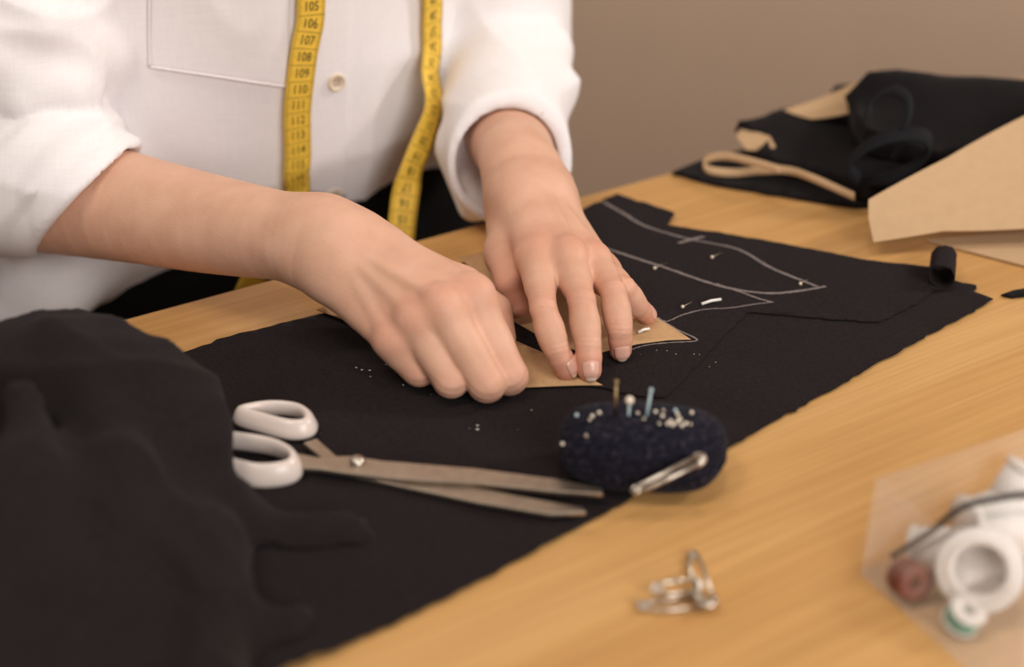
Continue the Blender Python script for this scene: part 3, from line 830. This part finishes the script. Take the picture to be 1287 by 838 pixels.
# crumpled heap of cloth, front left
UPV = np.array([0, st, ct])
HEAP = [(PD(u, v, D) - UPV*(r+.006), r) for u, v, D, r in ((-70, 440, .63, .045), (0, 398, .64, .040), (70, 372, .64, .044), (135, 404, .63, .040), (188, 452, .62, .034), (208, 500, .612, .024))]
HEAP += [(PZ(u, v, z) - np.array([0, 0, r+.008]), r) for u, v, z, r in ((120, 560, .056, .05), (30, 560, .066, .06), (40, 640, .058, .055), (180, 640, .042, .045), (100, 720, .046, .05), (215, 760, .030, .035), (20, 800, .044, .05), (150, 840, .036, .045), (-90, 620, .07, .06), (-100, 800, .05, .06))]
RIDGE = [((185, 575, .030), (282, 630, .015), .014, .012), ((282, 630, .015), (400, 668, .008), .022, .020), ((400, 668, .008), (500, 680, .003), .020, .020),
         ((268, 655, .030), (262, 838, .034), .014, .016), ((290, 770, .014), (460, 770, .006), .022, .022), ((70, 400, .070), (150, 560, .056), .010, .010), ((150, 560, .056), (130, 700, .046), .010, .010), ((20, 470, .075), (60, 700, .055), .012, .010)]
RIDGE = [(PZ(*a) - np.array([0, 0, ra]), PZ(*b) - np.array([0, 0, rb]), ra, rb) for a, b, ra, rb in RIDGE]
def heap_fn(P):
    d = None
    for c, r in HEAP:
        e = ball_d(P, c, r); d = e if d is None else smin(d, e, .024)
    for a, b, ra, rb in RIDGE: d = smin(d, cone(P, a, b, ra, rb), .016)
    d = d - .0105*(1-np.abs(vnoise(P*np.array([10, 6, 8], np.float32), 1.0, 6)))**2.5 - .0035*(1-np.abs(vnoise(P*np.array([17, 22, 20], np.float32), 1.0, 8)))**3 - .002*(1-np.abs(vnoise(P*np.array([40, 26, 34], np.float32), 1.0, 12)))**4 + .0078
    return smax(d, .0035 - P[:, 2], .004)
hv, hq = polygonize(heap_fn, [-.42, .24, 0], [.02, .72, .2], .004, 1)
props(mesh('crumpled_fabric', hv, hq, M['black'], origin=(-.18, .5, 0)), 'crumpled heap of black cloth in the left foreground', 'fabric')

# ------------------------------------------------------------------ scissors
SZ = .0062
sc_o = PZ(449, 581)
scis = empty('scissors', (sc_o[0], sc_o[1], 0.0035), 'long steel tailor scissors with ivory plastic handles on the black cloth', 'scissors')
def plate(name, pts, z, t, mat, parent):
    q = [PZ(u, v, z) for u, v in pts]; n = len(q)
    bm = bmesh.new(); vs0 = [bm.verts.new(p) for p in q]; f = bm.faces.new(vs0); f.normal_update()
    if f.normal.z < 0: f.normal_flip()
    ex = bmesh.ops.extrude_face_region(bm, geom=[f]); bmesh.ops.translate(bm, vec=(0, 0, -t), verts=[g for g in ex['geom'] if isinstance(g, bmesh.types.BMVert)])
    bmesh.ops.recalc_face_normals(bm, faces=bm.faces)
    bmesh.ops.bevel(bm, geom=[e for e in bm.edges if len(e.link_faces) == 2 and abs(e.link_faces[0].normal.dot(e.link_faces[1].normal)) < .5], offset=t*.22, segments=1, affect='EDGES')
    return mesh(name, *bm_arrays(bm), mat, parent, smooth=False)
b2 = plate('blade', [(374, 569), (400, 574), (440, 572), (480, 578), (600, 588), (700, 601), (757, 613), (758, 620), (700, 617), (600, 606), (500, 601), (440, 594), (400, 588), (374, 587)], SZ+.0030, .0024, M['brushed'], scis)
b1 = plate('blade', [(380, 556), (398, 550), (424, 573), (440, 573), (462, 588), (560, 602), (650, 622), (732, 637), (737, 643), (690, 645), (600, 630), (500, 609), (450, 598), (418, 586)], SZ+.0006, .0024, M['brushed'], scis)
sp = PZ(449, 581, SZ+.003)
mesh('screw', *lathe([(.0036, 0), (.0036, .0010), (.0030, .0022), (.0016, .0030), (.0002, .0032)], sp, seg=20), M['steel'], scis)
def ring(pts, z, rw, rh, lean=0.0):
    """plastic finger loop: closed loop with an oval, slightly flared section"""
    c = np.array([PZ(u, v, z) for u, v in pts]); n = len(c); q = []
    for i in range(n):
        for k in range(5):
            t = k/5; p0, p1, p2, p3 = c[i-1], c[i], c[(i+1) % n], c[(i+2) % n]
            q.append(.5*((2*p1)+(p2-p0)*t+(2*p0-5*p1+4*p2-p3)*t*t+(3*p1-p0-3*p2+p3)*t**3))
    q = np.array(q); cen = q.mean(0); V, Fc = [], []; m = len(q); S = 12
    for i in range(m):
        t = nrm(q[(i+1) % m]-q[i-1]); o = nrm(np.cross(t, [0, 0, 1])); o = o if np.dot(o, q[i]-cen) > 0 else -o
        for k in range(S):
            a = 2*math.pi*k/S; cz = math.sin(a); fl = 1 + .6*max(0, -cz)
            V.append(q[i] + o*(rw*math.cos(a)*fl - .0012*cz) + np.array([0, 0, 1])*rh*cz)
    for i in range(m):
        for k in range(S): Fc.append([i*S+k, i*S+(k+1) % S, ((i+1) % m)*S+(k+1) % S, ((i+1) % m)*S+k])
    bm = bmesh.new(); bvs = [bm.verts.new(p) for p in V]
    for f in Fc: bm.faces.new([bvs[i] for i in f])
    bmesh.ops.recalc_face_normals(bm, faces=bm.faces); return bm_arrays(bm)
mesh('handle', *ring([(300, 521), (322, 514), (350, 512), (376, 516), (389, 526), (386, 537), (364, 539), (330, 531)], .0092, .0026, .0046), M['ivory'], scis)
mesh('handle', *ring([(370, 577), (345, 562), (300, 554), (255, 550), (222, 552), (208, 564), (228, 576), (280, 587), (325, 597), (364, 592)], .0100, .0024, .0056), M['ivory'], scis)

# ------------------------------------------------------------------ pin cushion
def navy_material():
    m, nt, b = new_mat('navy_tweed')
    c = coords(nt, (1, 1, 1)); n = node(nt, 'ShaderNodeTexNoise', Scale=420.0, Detail=3.0); nt.links.new(c.outputs[0], n.inputs['Vector'])
    r = ramp(nt, [(.3, srgb(13, 13, 22)), (.55, srgb(25, 24, 36)), (.75, srgb(60, 54, 66))]); nt.links.new(n.outputs['Fac'], r.inputs[0]); nt.links.new(r.outputs[0], b.inputs['Base Color'])
    b.inputs['Roughness'].default_value = .95; b.inputs['Specular IOR Level'].default_value = .1; b.inputs['Sheen Weight'].default_value = .04
    bump(nt, b, n.outputs['Fac'], .7, .0006); return m
M['navy'] = navy_material()
PC = PZ(807, 563, .0165); PC[2] = .0175
pax = nrm(np.array([1, -.10, 0])); pay = np.array([-pax[1], pax[0], 0])
def cush_fn(P):
    q = P - PC.astype(np.float32); x = np.abs(q @ pax.astype(np.float32))/.0370; y = np.abs(q @ pay.astype(np.float32))/.0215; z = np.abs(q[:, 2])/.0162
    e = (x**3.2 + y**2.6 + z**2.6)**(1/2.8) - 1
    return e*.018 + .0007*vnoise(P*60, 1.0, 3)
cv, cq = polygonize(cush_fn, PC-.055, PC+.055, .0016, 1)
cush = props(mesh('pin_cushion', cv, cq, M['navy'], origin=(PC[0], PC[1], .001)), 'small navy tweed pin cushion stuck full of pins at the cloth edge', 'pin cushion')
seam = []
for k in range(64):
    a = 2*math.pi*k/64; c_, s_ = math.cos(a), math.sin(a)
    r_ = 1/((abs(c_)**3.2 + abs(s_)**2.6)**(1/2.9)); seam.append(PC + pax*c_*.0366*r_ + pay*s_*.0212*r_ - np.array([0, 0, .001]))
mesh('seam', *tube(seam, .0006, 6, closed=True), M['navy'], cush)
cb = BVHTree.FromPolygons(cv.tolist(), cq.tolist())
def chit(u, v):
    p, n, i, d = cb.ray_cast(Vector((0, 0, CAM_H)), Vector(ray(u, v)).normalized())
    if p is None:
        p, n, i, d = cb.find_nearest(Vector(PD(u, v, depth(PC))))
    n = np.array(n); n = n if np.dot(n, np.array(p)-PC) > 0 else -n
    return np.array(p), n
M['pearl_blue'] = simple('pearl_blue', srgb(176, 200, 206), .25, 0, .03, 80)
M['pearl'] = simple('pearl_white', srgb(226, 214, 196), .25, 0, .03, 80)
M['brass'] = simple('brass', srgb(170, 146, 104), .3, 1.0, .05, 80)
heads = [(210, 295, 'pearl_blue'), (300, 300, 'pearl'), (340, 280, 'pearl'), (265, 415, 'steel'), (130, 460, 'pearl'), (285, 325, 'steel'), (600, 320, 'steel'), (565, 285, 'steel'), (670, 275, 'pearl'), (715, 270, 'steel'),
         (690, 345, 'steel'), (710, 300, 'pearl'), (740, 345, 'pearl'), (785, 268, 'pearl_blue'), (797, 290, 'pearl'), (768, 352, 'pearl'), (800, 330, 'pearl'), (822, 356, 'pearl'), (845, 343, 'pearl'),
         (870, 350, 'steel'), (880, 280, 'pearl'), (758, 330, 'pearl'), (788, 345, 'steel'), (812, 318, 'pearl')]
def stuck_pin(u, v, mat, label, length=0.0, headr=.00095, group=None, shaft='steel', dirn=None):
    p, n = chit(u, v); d = nrm(n*.6 + np.array([0, 0, .8])) if dirn is None else nrm(dirn)
    pr = empty('pin', p, label, 'pin', group)
    top = p + d*(length + headr*.8)
    mesh('pin_shaft', *tube([p - d*.006, top], .0006 if length > .002 else .0003, 8), M[shaft], pr)
    mesh('pin_head', *ball(top, headr, 12), M[mat], pr)
kind_words = {'pearl': 'pearly round pin head', 'steel': 'tiny steel pin head', 'pearl_blue': 'pale blue pin head'}
for x, y, m_ in heads:
    if x < 400: where = 'at the left end of the navy cushion' if y < 400 else 'low on the left flank of the navy cushion'
    elif x < 650: where = 'in the middle of the cushion top'
    elif x > 865: where = 'furthest right on the cushion top'
    else: where = 'in the tight cluster on the right of the cushion top'
    own_place = {300: 'beside the pale blue head at the cushion\'s left end', 340: 'left of the tall brass pin on the cushion', 600: 'just below the leaning needle on the cushion', 565: 'between the white-headed pin and the leaning needle'}
    where = own_place.get(x, where)
    stuck_pin(680 + x/4.656, 460 + y/4.656, m_, kind_words[m_] + ' ' + where, group='pins pushed into the cushion')
stuck_pin(773, 523, 'brass', 'tall brass pin standing upright in the navy cushion', .0165, .0010, shaft='brass', dirn=(0, .05, 1))
stuck_pin(790, 522, 'pearl', 'white round-headed pin standing half way out of the cushion', .0060, .0020, shaft='pearl_blue', dirn=(.02, .05, 1))
stuck_pin(813, 522, 'pearl_blue', 'pale blue needle leaning from the cushion top', .0120, .0010, shaft='pearl_blue', dirn=(.10, .05, 1))

# ------------------------------------------------------------------ safety pins
def safety_pin(a, b, n, label, mat='steel', w=.0058, wire=.0008, name='safety_pin'):
    """a: coil end, b: clasp end, n: direction in which the two arms lie apart"""
    a, b = np.array(a), np.array(b); x = nrm(b-a); n = nrm(n - x*np.dot(n, x)); L = np.linalg.norm(b-a)
    pr = empty(name, (a+b)/2, label, 'safety pin')
    up = np.cross(x, n)
    coil = [a + x*.0016*math.cos(t) + n*.0016*math.sin(t) + up*(.0004*t/6.28) for t in np.linspace(.5*math.pi, 4.3*math.pi, 40)]
    mesh('wire', *tube([b - n*w*.5, a + x*.004 - n*w*.5] + coil + [a + x*.004 + n*w*.42, b - x*.003 + n*w*.5], wire, 8), M[mat], pr)
    hd = [b - x*.002 + n*w*.6*math.cos(t) + x*.0035*math.sin(t) for t in np.linspace(-.1, math.pi+.1, 12)]
    mesh('clasp', *tube(hd, [.0011 + .0006*math.sin(math.pi*i/11) for i in range(12)], 10), M[mat], pr)
    return pr
pA, nA = chit(800, 612); pB, nB = chit(880, 577)
safety_pin(PD(800, 616, .602), PD(879, 577, .598), np.array([.0, 1, .35]), 'silver safety pin fastened across the front of the navy cushion', 'steel', .004, .0009)
safety_pin(PZ(806, 762, .0016), PZ(884, 757, .0016), np.array([.1, 1, 0]), 'silver safety pin lying flat, nearest of the small metal pile', 'steel')
safety_pin(PZ(824, 739, .0048), PZ(874, 736, .0060), np.array([0, .5, .8]), 'bright safety pin resting on top of the small metal pile', 'steel', .005, .0009)
safety_pin(PZ(871, 698, .0020), PZ(889, 758, .0046), np.array([1, .2, .3]), 'safety pin pointing away at the right of the small metal pile', 'steel')

# ------------------------------------------------------------------ clear box with haberdashery
def acrylic():
    m, nt, b = new_mat('clear_acrylic'); b.inputs['Base Color'].default_value = (.9, .88, .87, 1); b.inputs['Roughness'].default_value = .15
    tr = nt.nodes.new('ShaderNodeBsdfTransparent'); mx = nt.nodes.new('ShaderNodeMixShader'); out = nt.nodes['Material Output']
    n = node(nt, 'ShaderNodeTexNoise', Scale=25.0); c = coords(nt); nt.links.new(c.outputs[0], n.inputs['Vector'])
    r = ramp(nt, [(.3, (.06, .06, .06, 1)), (.7, (.11, .11, .11, 1))]); nt.links.new(n.outputs['Fac'], r.inputs[0]); nt.links.new(r.outputs[0], mx.inputs[0])
    nt.links.new(tr.outputs[0], mx.inputs[1]); nt.links.new(b.outputs[0], mx.inputs[2]); nt.links.new(mx.outputs[0], out.inputs['Surface'])
    return m
M['acrylic'] = acrylic()
K0 = PZ(1080, 722); kx = nrm((PZ(1290, 812)-K0)); kx[2] = 0; kx = nrm(kx); ky = np.array([-kx[1], kx[0], 0]); BH = .046
kt = PZ(1287, 527, BH) - PZ(1090, 592, BH); ky = nrm(np.array([kt[0], kt[1], 0])); kxx = nrm(np.array([ky[1], -ky[0], 0])); kx = kxx
BL, BW = .115, .085
ang = math.atan2(kx[1], kx[0])
bc = K0 + kx*BW/2 + ky*BL/2
cbox = empty('clear_box', (bc[0], bc[1], 0), 'open clear plastic box holding spools at the right edge', 'box')
def bpart(name, ox, oy, oz, sx, sy, sz):
    c = K0 + kx*ox + ky*oy
    mesh(name, *box(c[0], c[1], oz, sx, sy, sz, .0004, ang, 1), M['acrylic'], cbox, smooth=False)
bpart('box_floor', BW/2, BL/2, .001, BW, BL, .0016)
bpart('box_side', .0008, BL/2, BH/2+.002, .0016, BL, BH); bpart('box_side', BW-.0008, BL/2, BH/2+.002, .0016, BL, BH)
bpart('box_side', BW/2, .0008, BH/2+.002, BW-.0034, .0016, BH); bpart('box_side', BW/2, BL-.0008, BH/2+.002, BW-.0034, .0016, BH)
M['thread_white'] = simple('thread_white', srgb(232, 226, 222), .7, 0, .06, 500, .0002); M['thread_brown'] = simple('thread_brown', srgb(122, 64, 50), .5, 0, .15, 400, .0002)
M['thread_teal'] = simple('thread_teal', srgb(88, 160, 142), .6, 0, .1, 400, .0002); M['cord'] = simple('cord', srgb(44, 34, 30), .7, 0, .1, 300)
M['roll_clear'] = simple('milky_plastic', srgb(226, 218, 212), .25, 0, .03, 90)
def spool(name, c, axis, r, h, mat, label, rim=None):
    ax = nrm(axis); e = empty(name, c, label, 'spool')
    mesh('thread', *lathe([(r*.45, -h*.40), (r*.92, -h*.40), (r*.96, 0), (r*.92, h*.40), (r*.45, h*.40)], c, ax, 28), M[mat], e)
    for sg in (-1, 1):
        q = np.array(c) + ax*sg*h*.45
        mesh('flange', *lathe([(r*.30, -h*.05), (r, -h*.05), (r*1.03, 0), (r, h*.05), (r*.30, h*.05), (r*.28, 0), (r*.30, -h*.05)], q, ax, 28), M[rim or 'roll_clear'], e)
def ring_roll(c, axis, ro, ri, h, label):
    e = empty('tape_roll', c, label, 'tape roll'); ax = nrm(axis)
    mesh('tape_winding', *lathe([(ri, -h/2), (ro, -h/2), (ro, h/2), (ri, h/2), (ri, -h/2)], c, ax, 40), M['thread_white'], e)
    mesh('core_ring', *lathe([(ri*.86, -h*.55), (ri*1.12, -h*.58), (ri*1.14, h*.58), (ri*.86, h*.55), (ri*.86, -h*.55)], c, ax, 40), M['roll_clear'], e)
tocam = nrm(np.array([-.35, -.75, .55]))
ring_roll(PZ(1232, 716, .020), tocam, .0165, .0115, .009, 'milky white ribbon roll leaning in the clear box')
spool('thread_spool', PZ(1178, 690, .013), (.6, -.3, .2), .0095, .020, 'thread_white', 'white thread spool left of the ribbon roll in the box')
spool('thread_spool', PZ(1258, 660, .020), (1, .2, .1), .0150, .030, 'thread_white', 'large white thread spool behind the ribbon roll')
spool('bobbin', PZ(1143, 728, .0105), (.3, -.9, .3), .0075, .010, 'thread_brown', 'small reddish brown bobbin in the box corner', 'thread_brown')
spool('bobbin', PZ(1212, 773, .0085), (.2, -.3, 1), .0072, .009, 'thread_teal', 'small teal bobbin under the ribbon roll')
spool('thread_spool', PZ(1282, 612, .034), (.4, .2, .8), .0100, .018, 'thread_white', 'white thread spool highest in the clear box')
props(mesh('elastic_cord', *tube(catmull([PZ(1120, 700, .012), PZ(1170, 668, .026), PZ(1205, 640, .036), PZ(1245, 628, .040), PZ(1300, 622, .040), PZ(1340, 640, .03)], 8), .0013, 8), M['cord'], origin=PZ(1245, 640, .03)),
      'thin dark brown cord arching over the white spools in the box', 'cord')

# ------------------------------------------------------------------ back of the table: pile of black pieces and card
def slab(name, pts, thick, mat, label, cat, step=.008, amp=.0005, seed=0, bumps=.0, parent=None):
    """pts: (u, v, z) outline of the top surface; z is interpolated inside"""
    q = np.array([PZ(*p) for p in pts]); 
    r = resample(q, .008); rng = np.random.default_rng(seed)
    if amp: r[:, :2] += rng.normal(0, amp, r[:, :2].shape)
    xm, ym = r[:, 0].mean(), r[:, 1].mean()
    Q = lambda x, y: np.stack([np.ones_like(x), x-xm, y-ym, (x-xm)**2, (x-xm)*(y-ym), (y-ym)**2], 1)
    co = np.linalg.lstsq(Q(r[:, 0], r[:, 1]), r[:, 2], rcond=None)[0]
    def zf(x, y):
        if not amp: return np.maximum(Q(x, y) @ co, .0014)
        d = (x[:, None]-r[None, :, 0])**2 + (y[:, None]-r[None, :, 1])**2 + 1e-8
        w = 1/d**1.4; return (w*r[None, :, 2]).sum(1)/w.sum(1) + bumps*vnoise(np.stack([x*30, y*30, 0*x], 1), 1.0, seed)
    v, f = sheet(r[:, :2], step, zf)
    o = mesh(name, v, f, mat, parent, origin=(v[:, 0].mean(), v[:, 1].mean(), v[:, 2].min()), smooth=bool(amp))
    solidify(o, thick, -1)
    return props(o, label, cat) if parent is None else o
slab('fabric_piece', [(843, 215, .003), (885, 200, .003), (940, 186, .004), (1040, 165, .004), (1160, 170, .004), (1200, 215, .004), (1110, 255, .004), (1075, 258, .003), (1000, 246, .003), (900, 230, .003)], .0025, M['black2'],
     'flat black cloth piece lowest in the pile at the far end', 'fabric', seed=3)
slab('fabric_piece', [(952, 190, .020), (968, 172, .022), (930, 152, .028), (985, 136, .030), (1028, 127, .031), (1050, 108, .036), (1120, 112, .034), (1200, 140, .034), (1230, 190, .022), (1130, 236, .018), (1075, 232, .014), (1010, 206, .016)], .009, M['black2'],
     'black cloth with ragged left points in the middle of the far pile', 'fabric', seed=4, bumps=.003)
slab('fabric_piece', [(1062, 118, .046), (1092, 91, .058), (1150, 92, .060), (1287, 97, .060), (1420, 100, .058), (1400, 150, .042), (1287, 172, .038), (1180, 188, .034), (1090, 160, .043)], .014, M['black2'],
     'folded black cloth on top of the far pile behind the card', 'fabric', seed=5, bumps=.003)
def strip(name, pts, w, mat, label, cat, wdir=(0, 0, 1), sub=10, thick=.0006):
    c = catmull([PZ(*p) for p in pts], sub); wd = np.array(wdir, float); V = []
    for p in c: V += [p - wd*w/2, p + wd*w/2]
    Fc = [[2*i, 2*i+1, 2*i+3, 2*i+2] for i in range(len(c)-1)]
    o = mesh(name, V, Fc, mat, origin=c[len(c)//2]); solidify(o, thick, 0); return props(o, label, cat)
strip('paper_strip', [(980, 213, .020), (945, 203, .019), (912, 196, .017), (890, 199, .013), (884, 207, .009), (893, 214, .007), (920, 217, .007), (955, 214, .010), (990, 214, .014), (1022, 224, .016), (1074, 247, .014)], .0058, M['kraft2'],
      'narrow kraft paper strip folded into a loop at the left of the pile', 'paper', (0, .55, .75))
slab('paper_scrap', [(925, 170, .020), (934, 158, .024), (968, 172, .023), (975, 184, .021), (960, 190, .018), (938, 188, .017)], .0006, M['kraft2'], 'small kraft paper scrap peeking out between the black pile layers', 'paper', amp=0)
slab('paper_scrap', [(985, 138, .031), (1030, 124, .035), (1075, 103, .043), (1092, 106, .045), (1075, 140, .038), (1020, 150, .030)], .0006, M['kraft2'], 'kraft paper edge showing behind the black pile', 'paper', amp=0)
M['ribbon'] = simple('black_ribbon', srgb(20, 20, 25), .8, 0, .1, 200, 0, .2)
def ribbon_loop(pts, w, label, wdir):
    return strip('ribbon_loop', pts, w, M['ribbon'], label, 'ribbon', wdir, 10, .0012)
ribbon_loop([(1085, 226, .016), (1120, 222, .024), (1150, 208, .030), (1168, 190, .040), (1166, 174, .047), (1145, 168, .050), (1110, 174, .047), (1080, 190, .038), (1066, 210, .028), (1080, 226, .018)], .014,
            'stiff black ribbon curled into a loop beside the card', (.25, .75, .35))
ribbon_loop([(1090, 150, .052), (1096, 126, .060), (1120, 112, .066), (1140, 124, .064), (1142, 150, .056), (1130, 172, .048)], .012, 'dark blue-black ribbon arch lying over the folded cloth', (.45, .5, .3))
slab('kraft_card', [(1098, 304, .010), (1092, 270, .022), (1092, 250, .028), (1190, 196, .043), (1290, 142, .056), (1420, 80, .064), (1500, 160, .046), (1480, 270, .022), (1290, 286, .014), (1185, 296, .010)], .0008, M['kraft2'],
     'large sheet of brown card with a curled left edge at the right', 'card', amp=0, step=.012)
slab('kraft_card', [(1163, 301, .0016), (1287, 290, .003), (1420, 280, .003), (1440, 370, .0016), (1287, 333, .0016)], .0008, M['kraft2'], 'lower brown card sheet lying flat under the large one', 'card', amp=0, step=.012)
slab('fabric_scrap', [(1258, 370, .0016), (1275, 364, .0022), (1300, 360, .0024), (1310, 368, .002), (1272, 373, .0016)], .0010, M['black2'], 'tiny black cloth scrap at the right edge of the table', 'fabric', amp=.0002, step=.006)

# ------------------------------------------------------------------ tape measure round the neck
def onshirt(u, v, off=.0045):
    p, n = hit(u, v); return p + n*off
neck = TC + TU*.395 + TD*.045
T1 = [PD(300, 400, .885), PD(316, 356, .872), PD(348, 306, .862)]
T1 += [onshirt(u, v) for u, v in ((369, 262-22), (371, 215), (372, 190), (371, 140), (374, 100), (379, 60), (386, 25), (387, 0), (390, -40), (394, -90))]
a1 = float((T1[-1]-TC) @ TS); z1 = float(T1[-1][2])
T1 += [fhit(a1 + (-.078-a1)*k, z1 + (.30-z1)*k)[0] + TD*.006 for k in (.33, .66, 1.0)]
N1 = [TD]*len(T1)
NK = [neck - TS*.085 + TD*.035 - TU*.02, neck - TS*.080 - TD*.03 + TU*.03, neck - TS*.03 - TD*.078 + TU*.035, neck + TS*.03 - TD*.078 + TU*.035, neck + TS*.080 - TD*.03 + TU*.03, neck + TS*.085 + TD*.035 - TU*.02]
NN = [nrm(-TS+TD+TU), nrm(-TS*1.5+TU*.3), nrm(-TS*.5-TD), nrm(TS*.5-TD), nrm(TS*1.5+TU*.3), nrm(TS+TD+TU)]
q2 = onshirt(534, -90); a2 = float((q2-TC) @ TS); z2 = float(q2[2])
T2 = [fhit(a2 + (.078-a2)*k, z2 + (.30-z2)*k)[0] + TD*.006 for k in (1.0, .66, .33)] + [onshirt(u, v) for u, v in ((534, -90), (536, -40), (538, 0), (537, 30), (537, 60))]
T2 += [PD(541, 92, depth(T2[-1])-.002), PD(546, 122, depth(T2[-1])-.004), PD(543, 146, depth(T2[-1])-.004), PD(530, 182, depth(T2[-1])-.004), PD(517, 214, depth(T2[-1])-.004), PD(510, 244, depth(T2[-1])-.002), PD(506, 275, depth(T2[-1])), PD(503, 305, depth(T2[-1])+.002), PD(498, 350, depth(T2[-1])+.006)]
NB = nrm(np.array([.55, -.80, .1])); NC_ = nrm(np.array([.2, -1, .25]))
N2 = [nrm(np.array([.6, -.75, .2]))]*3 + [nrm(np.array([.78, -.62, .1]))]*5 + [nrm(np.array([.78, -.6, .1]))]*3 + [nrm(np.array([.7, -.65, .3]))]*2 + [NC_]*4
CP = np.array(T1 + NK + T2); CN = np.array(N1 + NN + N2)
path = catmull(CP, 12); norms = catmull(CN, 12)
for _ in range(6):
    path[1:-1] = (path[:-2]+2*path[1:-1]+path[2:])/4; norms[1:-1] = (norms[:-2]+2*norms[1:-1]+norms[2:])/4
arc = np.concatenate([[0], np.cumsum(np.linalg.norm(np.diff(path, axis=0), axis=1))])
tg = np.gradient(path, axis=0); tg /= np.linalg.norm(tg, axis=1, keepdims=True)
norms = norms - tg*(norms*tg).sum(1, keepdims=True); norms /= np.linalg.norm(norms, axis=1, keepdims=True)
acr = np.cross(tg, norms); 
TW = .0172
def rib(s, x, off):
    p = np.array([np.interp(s, arc, path[:, i]) for i in range(3)]).T; a = np.array([np.interp(s, arc, acr[:, i]) for i in range(3)]).T; n = np.array([np.interp(s, arc, norms[:, i]) for i in range(3)]).T
    return p + a*np.asarray(x)[..., None] + n*np.asarray(off)[..., None]
tape = empty('tape_measure', path[0], 'yellow tape measure hanging from the neck down both sides of the shirt', 'tape measure')
ns = len(path); xs = np.linspace(-TW/2, TW/2, 5)
V = np.concatenate([rib(arc, np.full(ns, x), np.zeros(ns)) for x in xs]); Fc = [[j*ns+i, j*ns+i+1, (j+1)*ns+i+1, (j+1)*ns+i] for j in range(4) for i in range(ns-1)]
solidify(mesh('tape_band', V, Fc, M['tape'], tape), .0005, 0)
s105 = float(arc[np.argmin([abs(419-F_PX*((p[1]*st+(p[2]-CAM_H)*ct)/depth(p)) - 8) + (0 if i < 190 else 1e4) for i, p in enumerate(path)])])
marks = []
def mark(s0, s1, x0, x1):
    n = 2; q = rib(np.array([s0, s0, s1, s1]), np.array([x0, x1, x1, x0]), np.full(4, .0006)); marks.append((q.tolist(), [[0, 1, 2, 3]]))
total = arc[-1]
for k in range(int(total/.001)):
    s = k*.001 + (s105 % .01) - .005 % .01
    if s < 0 or s > total: continue
    for sg in (-1, 1): mark(s-.00008, s+.00008, sg*TW*.5, sg*(TW*.5 - (.0032 if k % 5 == 0 else .0022)))
for k in range(-40, 140):
    s = s105 + .005 + k*.01
    if 0 < s < total: mark(s-.00016, s+.00016, -TW*.5, TW*.5)
mk_ = mesh('scale_marks', *merge(*marks), M['ink'], tape, smooth=False); mk_['kind'] = 'stuff'
def text_mesh(txt, size):
    cu = bpy.data.curves.new('digits', 'FONT'); cu.body = txt; cu.size = size; cu.align_x = 'CENTER'; cu.align_y = 'CENTER'; cu.resolution_u = 2; cu.offset = 0
    o = bpy.data.objects.new('digits', cu); C.objects.link(o); dg = bpy.context.evaluated_depsgraph_get(); dg.update()
    me = o.evaluated_get(dg).to_mesh(); v = np.array([x.co for x in me.vertices]); f = [list(p.vertices) for p in me.polygons]
    o.evaluated_get(dg).to_mesh_clear(); bpy.data.objects.remove(o); bpy.data.curves.remove(cu); return v, f
def number(txt, s, flip, size=.0070):
    v, f = text_mesh(txt, size)
    sg = -1 if flip else 1
    # strand one runs upwards with s, strand two downwards
    q = rib(s + sg*v[:, 1]*1.15, sg*SX*v[:, 0]*.92, np.full(len(v), .0007))
    mesh('number', q, f, M['ink'], tape, smooth=False)
i1 = int(np.argmin(abs(arc-s105))); SX = 1 if np.dot(acr[i1], [1, 0, 0]) > 0 else -1
for k in range(105, 121): number(str(k), s105 - (k-105)*.01, False)
for k in range(101, 105): number(str(k), s105 - (k-105)*.01, False)
s2 = float(arc[len(path)-1]) 
for k in range(0, 36):
    s = s105 + .01*math.floor((total - s105)/.01) - k*.01
    vv = int(np.argmin(abs(arc-s)))
    if vv > (len(T1)+len(NK))*12 - 10: number(str(12+k), s, False)
